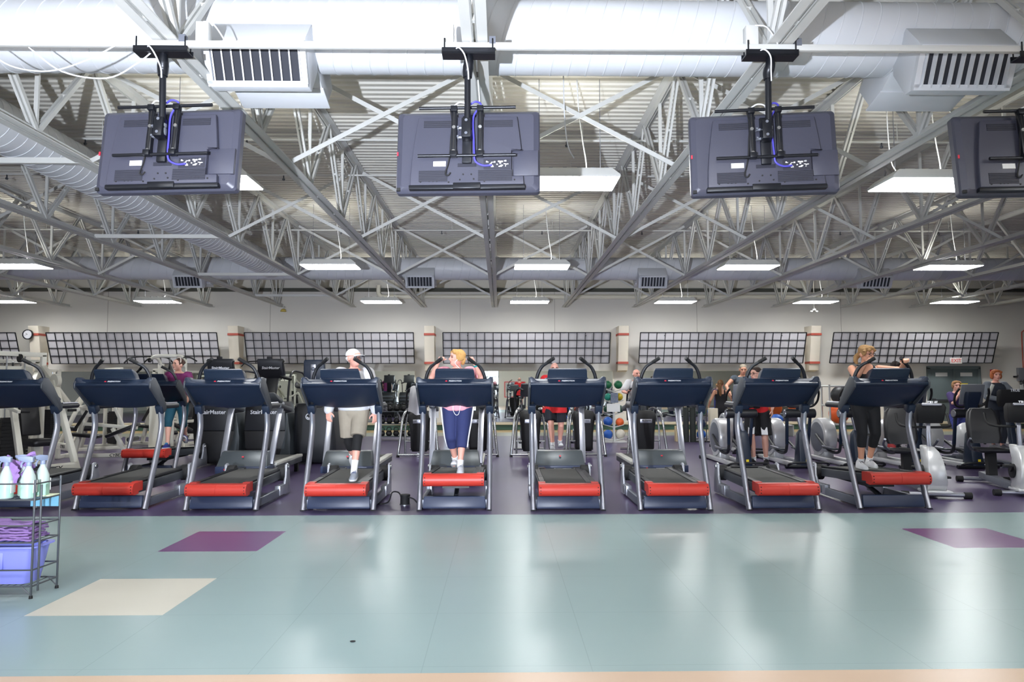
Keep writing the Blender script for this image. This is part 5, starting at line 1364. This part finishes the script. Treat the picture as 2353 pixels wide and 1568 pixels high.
            capsule(g, [H(0, .10, .05), H(0, .15, .02), H(.01, .15, -.12), H(.0, .11, -.28), H(0, .09, -.36)], [.038, .042, .05, .04, .015])
        elif style == 'band':          # pulled back under a headband, small bun
            hh((0, .022, .038), (.081, .094, .086)); hh((0, .105, .045), (.04, .036, .036))
            for s in (-1, 1): hh((s*.068, .018, .012), (.017, .046, .040))
        elif style == 'crop':          # receding short
            hh((0, .010, .052), (.080, .096, .072))
            for s in (-1, 1): hh((s*.068, .030, .0), (.016, .048, .045))
            hh((0, .08, -.02), (.055, .03, .05))
        elif style == 'fringe':        # bald with a rim
            for s in (-1, 1): hh((s*.066, .050, -.002), (.011, .034, .026))
            hh((0, .088, -.01), (.05, .020, .034))
        scaled(g)
        me = remesh(g, 'hair', [cloth(rgb)], .008, 2, .4)
        if style not in ('fringe', 'crop'):
            for v in me.vertices:
                n_ = noise.noise(Vector((v.co.x*55, v.co.y*55, v.co.z*20)))
                v.co += (v.co-hc*k).normalized()*n_*.007
        link('hair', me, T)
    if cap:
        g = MB(); g.sph(H(0, .015, .045)*k, (.094*k, .110*k, .088*k), 24, 14, MH)
        vs = g.v; c = hc*k
        g.v = [v if (Mi@(v-c)).z/k > .034 else c+MH@Vector(((Mi@(v-c)).x, (Mi@(v-c)).y, .034*k)) for v in vs]
        co = g.build('cap', cloth(cap), T, angle=60)
        def br(u, v):
            a_ = R(215+110*u); r0, r1 = .080, .168-.05*(2*u-1)**2
            rr_ = r0+(r1-r0)*v
            return H(rr_*.92*math.cos(a_)*.85, .0+rr_*math.sin(a_)-.012, .044-.012*v-.016*v*(2*u-1)**2)*k
        MB().sheet(br, 12, 5, .005).build('cap_brim', cloth(cap), co)
        MB().sheet(lambda u, v: Vector(br(u, v*.97))-MH@Vector((0, 0, .006*k)), 12, 5, .003).build('brim_underside', cloth((62, 66, 74)), co)  # second, darker sheet just below the brim
    if glasses:
        g = MB()
        for s in (-1, 1):
            g.tube([H(s*.033+.023*math.cos(2*PI*i/16), -.108+.010*abs(math.cos(2*PI*i/16)), .006+.016*math.sin(2*PI*i/16))*k for i in range(17)], .0028*k, 6)
            g.tube([H(s*.055, -.096, .012)*k, H(s*.082, -.03, .008)*k, H(s*.084, .015, .004)*k], .0028*k, 6)
        g.tube([H(-.011, -.109, .010)*k, H(.011, -.109, .010)*k], .0028*k, 6)
        g.build('glasses', glasses, T)
    for fn in extras: fn(T, k, H, ARM, LEG, ly, scaled)
    return T

def grip(s): return {'d': (-s*.45, -.25, .85), 'palm': (-s*.75, -.35, -.55), 'thumb': (-s*.3, .1, .9), 'curl': 1.25}
def frac(T_xy, foot): pass
M_dkframe = mat('glasses_frame', (40, 26, 40), .4, var=0); M_wire = mat('glasses_wire', (170, 172, 178), .3, metal=.6, var=0)

# man in the white cap: walking on the fourth front-row treadmill, head turned to the woman beside him
def cap_extras(T, k, H, ARM, LEG, ly, sc):
    for s in (-1, 1):
        hip, kn, an = LEG[s]
        MB().tube([hip.lerp(kn, .72)*k, kn*k, kn.lerp(an, .34)*k], [.069*k, .063*k, .061*k], 16).build('knee_sleeve', cloth((22, 22, 24)), T)
person('man in white cap, white long-sleeved shirt and khaki shorts walking on the fourth treadmill', -1.915, 9.42, .345, 1.66, face=2, look=52, nod=-2, skin='pink', w=1.04, lean=.06,
       feet={1: (.05, -.24, .10), -1: (-.035, .36, .20), ('tilt', -1): -38, ('tilt', 1): 6}, wrists={-1: (-.33, -.10, .90), 1: (.31, -.06, .86)},
       hands={-1: {'d': (.12, -.35, -.9), 'palm': (.5, .8, -.2), 'thumb': (.9, -.3, 0), 'curl': .42}, 1: {'d': (-.02, -.1, -1), 'palm': (-.6, .8, 0), 'thumb': (-.7, -.6, 0), 'curl': .3}},
       top=((208, 209, 214), 1.93, .905, .040, 'sweatshirt'), bottom=((152, 143, 128), .86, .022), socks=((238, 238, 238), .36), shoes=((150, 155, 165), (225, 225, 225), (40, 60, 110)),
       hair=('fringe', (200, 198, 195)), cap=(214, 215, 216), glasses=M_wire, extras=(cap_extras,), belly=.05)
# woman in the pink top: hands on the grips, looking to her right
def pink_extras(T, k, H, ARM, LEG, ly, sc):
    MB().tube([p*k for p in smooth([(-.05, -.155, .955), (-.045, -.165, .87), (-.01, -.17, .81), (.03, -.17, .82), (.05, -.165, .9), (.055, -.155, .955)], 5)], .004, 6).build('drawstring', cloth((230, 230, 235)), T)
    sh, el, wr = ARM[1]; a = wr.lerp(el, .16)*k; d = (el-wr).normalized()
    MB().tube([a-d*.011, a+d*.011], .036*k, 14).build('wristband', cloth((40, 150, 150)), T)
    MB().tube([p*k for p in smooth([H(.078, -.012, -.02), H(.085, -.04, -.08), Vector((.07, -.10+ly(1.45), 1.44)), Vector((.05, -.13+ly(1.35), 1.33))], 5)], .0035, 6).build('earphone_cord', cloth((235, 235, 238)), T)
person('woman with short blond hair and pink top gripping the handlebars of the fifth treadmill', -.56, 9.33, .432, 1.56, face=0, look=-72, nod=-4, skin='pink', w=1.08, lean=.10,
       feet={1: (.06, -.24, .10), -1: (-.03, .10, .13), ('tilt', -1): -18, ('tilt', 1): 5}, wrists={-1: (-.25, -.385, 1.545), 1: (.265, -.375, 1.545)}, hands={-1: grip(-1), 1: grip(1)}, elbow={-1: (-.6, .3, -1), 1: (.6, .3, -1)},
       top=((226, 158, 172), .55, .866, .040), bottom=((44, 52, 98), 1.42, .020, (225, 226, 232)), socks=((236, 236, 236), .18), shoes=((196, 198, 204), (226, 226, 226), (90, 96, 110)),
       hair=('short', (188, 146, 86)), extras=(pink_extras,), belly=.03)
# woman in black on the raised right-hand treadmill
person('woman in black tank top and capris with glasses, leaning on the rightmost front-row treadmill', 4.80, 9.36, .445, 1.60, face=-4, look=28, nod=8, skin='warm', w=1.03, lean=.10,
       feet={-1: (-.10, -.03, .09), 1: (.07, .10, .10), ('tilt', -1): 0, ('tilt', 1): 0}, wrists={-1: (-.165, -.42, 1.475), 1: (.375, -.43, 1.515)}, hands={-1: grip(-1), 1: {'d': (-.3, -.75, .2), 'palm': (0, -.2, -1), 'thumb': (-1, 0, 0), 'curl': 1.1}}, elbow={-1: (-.35, .3, -1), 1: (1, .2, -.5)},
       top=((26, 26, 30), 0, .90, .010, 'tank_top'), bottom=((20, 20, 24), 1.48, .010), socks=((232, 232, 232), .12), shoes=((226, 226, 228), (232, 232, 232), (60, 60, 70)), hair=('fringe_tail', (150, 116, 74)), glasses=M_dkframe)
# woman in teal capris on the treadmill one row back
person('woman with headband, purple top and teal capri tights walking on the treadmill behind', -5.80, 13.0, .43, 1.60, face=8, look=-42, nod=-3, skin='fair', w=1.05, lean=.04,
       feet={-1: (-.12, -.16, .09), 1: (.07, .32, .18), ('tilt', 1): -30}, wrists={-1: (-.22, -.26, 1.02), 1: (.24, -.2, 1.0)}, top=((120, 44, 98), .2, .90, .012), bottom=((22, 74, 92), 1.25, .012), socks=None, shoes=((44, 52, 128), (232, 232, 236), (60, 150, 190)), hair=('band', (70, 48, 38)),
       extras=(lambda T, k, H, ARM, LEG, ly, sc: MB().tube([H(.090*math.cos(R(a_)), -.012+.02*math.sin(R(a_)), .035+.098*math.sin(R(a_)))*k for a_ in range(0, 181, 15)], .010*k, 8).build('headband', cloth((226, 214, 200)), T),))
# man in red on the second-row treadmill
person('bald man with glasses in a red shirt and black shorts on a second-row treadmill', .985, 13.0, .375, 1.57, face=0, look=0, nod=3, skin='pink', w=1.08, feet={-1: (-.05, -.12, .09), 1: (.12, .22, .12), ('tilt', 1): -15}, wrists={-1: (-.26, -.25, 1.0), 1: (.26, -.22, 1.0)},
       top=((206, 36, 40), .7, .735, .034), bottom=((28, 30, 40), .84, .028), socks=((232, 232, 232), .16), shoes=((206, 208, 214), (230, 230, 230), (70, 74, 90)), hair=('fringe', (150, 140, 130)), glasses=M_dkframe, belly=.06)
# white-bearded man on the arc trainer
person('bald man with a white beard and white T-shirt on the rightmost arc trainer', 3.11, 16.32, .30, 1.60, face=6, look=14, skin='pink', w=1.12, wrists={-1: (-.34, -.33, 1.16), 1: (.32, -.33, 1.2)}, hands={-1: grip(-1), 1: grip(1)}, top=((208, 208, 212), .75, .84, .026), bottom=((60, 64, 74), .9, .03), shoes=((210, 210, 214), (230, 230, 230)),
       hair=('fringe', (214, 212, 210)), belly=.08, extras=(lambda T, k, H, ARM, LEG, ly, sc: link('beard', remesh(MB().sph(H(0, -.060, -.088)*k, (.05*k, .045*k, .034*k)).sph(H(0, -.092, -.074)*k, (.022*k, .012*k, .012*k)), 'beard', [cloth((222, 218, 214))], .008, 1), T),))
# woman with a ponytail seen from behind
person('woman in black with a long brown ponytail seen from behind', 6.15, 19.9, 0, 1.68, face=172, look=-14, skin='warm', w=.95, feet={-1: (-.10, .08, .09), 1: (.11, -.05, .09)}, wrists={-1: (-.34, -.1, .98), 1: (.33, -.15, .98)}, top=((24, 24, 28), 0, .88, .010, 'tank_top'), bottom=((26, 26, 30), 1.9, .010), shoes=((60, 60, 66), (210, 210, 210)), hair=('tail', (124, 88, 56)))
# man with glasses in red and black
def rb_extras(T, k, H, ARM, LEG, ly, sc):
    g = MB(); ell(g, [(z, 0, .002+ly(z), .165, .128+.01) for z in (.89, .95, 1.05, 1.2)])
    g.v = [v*k for v in g.v]; g.build('shirt_panel', cloth((26, 26, 30)), T)
    for s in (-1, 1):
        hip, kn, an = LEG[s]; MB().loft([[(q+Vector((dx, -.138, dz)))*k for dx, dz in ((-.04*1.2, 0), (.05*1.2, 0), (.05*1.2, .01), (-.04*1.2, .01))] for q in (kn+Vector((0, .01, .07)), hip.lerp(kn, .55)+Vector((0, .02, 0)))]).build('side_panel', cloth((226, 226, 228)), T)
person('tall dark-haired man with glasses in a red and black shirt at the motion trainers', 4.96, 13.78, 0, 1.88, face=-24, look=-40, nod=4, skin='fair', w=1.04, lean=.2, feet={-1: (-.08, .02, .09), 1: (.12, .12, .09)}, wrists={-1: (-.28, -.2, 1.0), 1: (.26, -.18, 1.0)}, top=((200, 36, 40), .6, .89, .024), bottom=((24, 24, 28), .88, .034), socks=((232, 232, 232), .14), shoes=((26, 26, 30), (40, 40, 44)), hair=('crop', (60, 46, 40)), glasses=M_dkframe, extras=(rb_extras,))
# grey-haired man in a sleeveless top
person('grey-haired man in a grey sleeveless top behind the man in red and black', 5.68, 16.75, .30, 1.72, face=0, look=-10, nod=14, skin='warm', w=1.14, lean=.12, wrists={-1: (-.38, -.30, 1.05), 1: (.40, -.30, 1.05)}, elbow={-1: (-1, .2, -.2), 1: (1, .2, -.2)}, top=((74, 84, 94), 0.12, .88, .016), bottom=((40, 42, 50), .9, .03), shoes=((200, 200, 204), (230, 230, 230)), hair=('crop', (140, 130, 114)))
# dark-haired person behind the woman in black
person('dark-haired person in grey shorts and red shoes behind the woman in black', 7.66, 13.82, .315, 1.66, face=0, look=25, nod=16, skin='warm', w=1.0, lean=.14, feet={-1: (-.12, -.05, .09), 1: (.20, .25, .14), ('tilt', 1): -20}, wrists={-1: (-.28, -.3, 1.1), 1: (.28, -.3, 1.1)}, top=((70, 74, 84), .6, .86, .02), bottom=((74, 76, 82), .9, .03), shoes=((150, 36, 40), (200, 190, 190)), hair=('short', (44, 34, 32)))
# woman in purple with patterned leggings
M_patt = mat('patterned_leggings', (70, 78, 150), .8, var=.9, scale=28)
person('woman in a purple T-shirt and blue patterned leggings with her hand at her face', 10.28, 16.0, 0, 1.62, face=12, look=-20, skin='fair', w=1.0, wrists={-1: (-.14, -.22, 1.42), 1: (.26, -.1, .92)}, hands={-1: {'d': (.45, .1, .8), 'palm': (.3, 1, 0), 'thumb': (1, 0, .3), 'curl': .5}}, elbow={-1: (-.6, -.2, -1)}, top=((62, 48, 96), .75, .9, .016), bottom=(M_patt, 1.9, .012), shoes=((60, 60, 80), (210, 210, 214)), hair=('short', (150, 112, 74)))
# red-haired woman
def vest(T, k, H, ARM, LEG, ly, sc): pass
person('red-haired woman in a dark vest exercising on the elliptical at the right edge', 9.62, 13.75, .30, 1.52, face=4, look=-14, skin='pink', w=1.1, wrists={-1: (-.20, -.30, 1.10), 1: (.30, -.34, 1.18)}, hands={-1: {'d': (.6, -.5, .1), 'palm': (0, -.3, -1), 'thumb': (.4, 0, 1), 'curl': 1.0}, 1: grip(1)}, top=((120, 126, 136), 1.85, .86, .022), bottom=((50, 54, 64), 1.9, .014), shoes=((90, 90, 96), (210, 210, 210)), hair=('bob', (168, 92, 50)),
       extras=(lambda T, k, H, ARM, LEG, ly, sc: link('vest', remesh(MB().loft([[((cx+rx*math.cos(2*PI*i/20))*k, (cy+ly(z)+ry*math.sin(2*PI*i/20))*k, z*k) for i in range(20)] for z, cx, cy, rx, ry in ((.86, 0, .01, .215, .17), (1.0, 0, .008, .21, .165), (1.2, 0, .002, .205, .155), (1.34, 0, .004, .21, .15), (1.42, 0, .014, .185, .125), (1.46, 0, .02, .12, .10))]), 'vest', [cloth((44, 50, 62))], .011, 3, .4), T),))
# person in grey far back near the left mirror
person('person in a grey shirt far back near the left mirror seen from behind', -7.05, 21.6, 0, 1.66, face=160, look=-10, skin='warm', w=1.05, top=((112, 110, 100), .7, .86, .02), bottom=((60, 60, 66), 1.9, .02), shoes=((60, 60, 64), (200, 200, 200)), hair=('band', (186, 112, 60)), vox=.011)

# ---------------------------------------------------------------- wire stand in the left foreground
M_wirest = mat('grey_wire_stand', (92, 96, 100), .35, metal=.5)
SX, SY, SD, SW = -3.375, 5.30, .27, 1.05       # right front corner; depth; width (runs off to the left)
T = thing('wire_stand', 'grey three-tier wire stand at the left edge holding spray bottles and towels', 'stand', (SX, SY, 0))
for px, py in ((0, 0), (.035, .02), (.02, SD), (-SW, 0), (-SW, SD)):
    MB().box((px, py, .43), (.012, .012, .83 if (px, py) != (.035, .02) else .76)).build('leg', M_wirest, T, bevel=.002)
    if (px, py) != (.035, .02): MB().cyl((px, py, 0), (px, py, .02), .014, .012, 10).build('foot', M_rubber, T)
for zs, nm in (((.70, .815), 'top_tray'), ((.395, .515), 'middle_tray'), ((.085, .20), 'bottom_tray')):
    m = MB()
    for z in zs:
        m.bar((-SW, 0, z), (0, 0, z), .007, .010); m.bar((-SW, SD, z), (.02, SD, z), .007, .010); m.bar((0, 0, z), (.02, SD, z), .007, .010); m.bar((-SW, 0, z), (-SW, SD, z), .007, .010)
    n = 22
    for i in range(1, n): m.tube([(-SW+SW*i/n, 0, zs[0]), (-SW+SW*i/n, SD, zs[0])], .003, 6)
    m.build(nm, M_wirest, T)
for px in (0, -SW):
    sg = 1 if px == 0 else -1; ox = .02 if px == 0 else 0
    MB().tube([(px, .0, .02), (px-.07*sg, 0, .085)], .005, 6).build('brace', M_wirest, T)
    MB().tube([(px+ox, SD, .02), (px+ox-.05*sg, SD-.02, .085)], .005, 6).build('brace', M_wirest, T)
M_bottle = mat('translucent_bottle', (212, 230, 224), .35, var=.02, trans=.35)
M_liquid = mat('pale_green_liquid', (168, 206, 190), .3, var=.02)
M_trig = mat('grey_blue_sprayer', (128, 140, 166), .4)
def make_bottle():
    T = thing('spray_bottle', 'x', 'bottle')
    b = MB(); b.lathe([(0, 0), (.042, 0), (.047, .006), (.048, .05), (.048, .13), (.044, .16), (.030, .20), (.018, .225), (.0155, .24), (0, .24)], n=24); b.build('bottle', M_bottle, T, angle=50)
    b = MB(); b.lathe([(.0484, .008), (.0488, .05), (.0488, .105), (.0484, .107)], n=24); b.build('liquid', M_liquid, T, angle=50)
    MB().box((.0475, 0, .085), (.006, .055, .09)).build('label', M_label, T, bevel=.001)
    s = MB(); s.cyl((0, 0, .235), (0, 0, .265), .019, .017, 14); s.loft([[(-.075, -.010, .285), (-.075, .010, .285), (-.075, .010, .302), (-.075, -.010, .302)], [(-.02, -.014, .262), (-.02, .014, .262), (-.02, .014, .308), (-.02, -.014, .308)], [(.03, -.014, .262), (.03, .014, .262), (.03, .014, .300), (.03, -.014, .300)]])
    so = s.build('spray_head', M_trig, T, bevel=.003)
    MB().tube(smooth([(-.035, 0, .272), (-.05, 0, .25), (-.052, 0, .225)], 4), .006, 8).build('trigger', M_trig, so)
    return T
b0 = make_bottle(); first = True
for x, y, rz, lb in ((-.095, .07, 8, 'spray bottle of pale green liquid, rightmost at the front of the wire stand'), (-.255, .07, 5, 'spray bottle of pale green liquid beside the purple cloth, front of the wire stand'), (-.07, .19, 70, 'spray bottle with its sprayer turned sideways, right at the back of the wire stand'), (-.20, .20, 10, 'spray bottle half hidden at the back, under the purple cloth')):
    o = b0 if first else dup(b0); first = False
    o.location = (SX+x, SY+y, .703); o.rotation_euler = (0, 0, R(rz)); tag(o, lb, 'bottle', 'spray bottles on the wire stand')
M_towel = mat('purple_towel', (140, 110, 168), .95, var=.25, scale=30, bump=.5, bscale=260)
def rag(u, v):
    a = u*2*PI*.9-.4
    r_ = .085+.025*math.sin(3*a)+.02*math.sin(5*v*3+u*4)
    return (SX-.22+r_*math.cos(a)*1.05, SY+.13+.06*math.sin(a), .985-.16*v+.035*math.sin(a*2+1)+.02*math.sin(u*17+v*5))
t = MB().sheet(rag, 40, 10, .008).build('cloth', M_towel); tag(t, 'crumpled purple cloth draped over the spray bottle tops', 'cloth')
o = MB().box((SX+.0-.06, SY+.2, .708), (.16, .12, .006)).build('paper_pad', mat('pale_yellow_paper', (216, 222, 190), .7)); tag(o, 'pale yellow paper lying on the top tray of the wire stand', 'paper')
o = MB().box((SX-.105, SY+.29, .655), (.21, .012, .09)).build('hanging_card', mat('sky_blue_card', (110, 170, 196), .6)); tag(o, 'light blue card hanging below the top tray of the wire stand', 'card')
for i in range(6):
    def fold(u, v, i=i):
        x = -.99+(.955-.012*(i % 3))*u; y = .03+(SD-.06)*v
        n1 = noise.noise(Vector((x*9+i*3.1, y*7, i*1.7))); n2 = noise.noise(Vector((x*26, y*15+i, i*4.2)))
        return (SX+x+.012*n2, SY+y+.012*n1, .405+i*.019+.012*n1+.007*n2+(.02*max(0, n1) if i == 5 else 0)-.004*math.cos(v*PI*2))
    t = MB().sheet(fold, 70, 14, .013).build('towel', M_towel); tag(t, 'folded purple towel, %s from the bottom of the pile on the wire stand' % ORD[i], 'towel', 'folded purple towels on the wire stand')
# blue tub on the bottom tray
M_tub = mat('blue_plastic_tub', (136, 142, 224), .35, var=.02)
T = thing('plastic_tub', 'lilac blue plastic tub on the bottom tray of the wire stand', 'tub', (SX-.46, SY+SD/2, .092))
def rr2(hw, hd, z, c=.05, n=5):
    out = []
    for sx, sy, a0_ in ((1, 1, 0), (-1, 1, 90), (-1, -1, 180), (1, -1, 270)):
        for i in range(n+1): a_ = R(a0_+90*i/n); out.append((sx*(hw-c)+c*math.cos(a_), sy*(hd-c)+c*math.sin(a_), z))
    return out
MB().loft([rr2(.40, .095, 0), rr2(.43, .115, .16), rr2(.445, .125, .255), rr2(.475, .137, .26), rr2(.475, .137, .272), rr2(.438, .118, .27), rr2(.42, .108, .16), rr2(.39, .088, .01)]).build('tub', M_tub, T, angle=50)
MB().box((.18, -.117, .17), (.12, .012, .12)).build('handle_panel', M_tub, T, bevel=.005)
o = MB().sph((-.88, 4.38, .004), (.018, .012, .004), 10, 6).build('lint', M_rubber); tag(o, 'tiny dark bit of lint on the empty floor', 'lint')
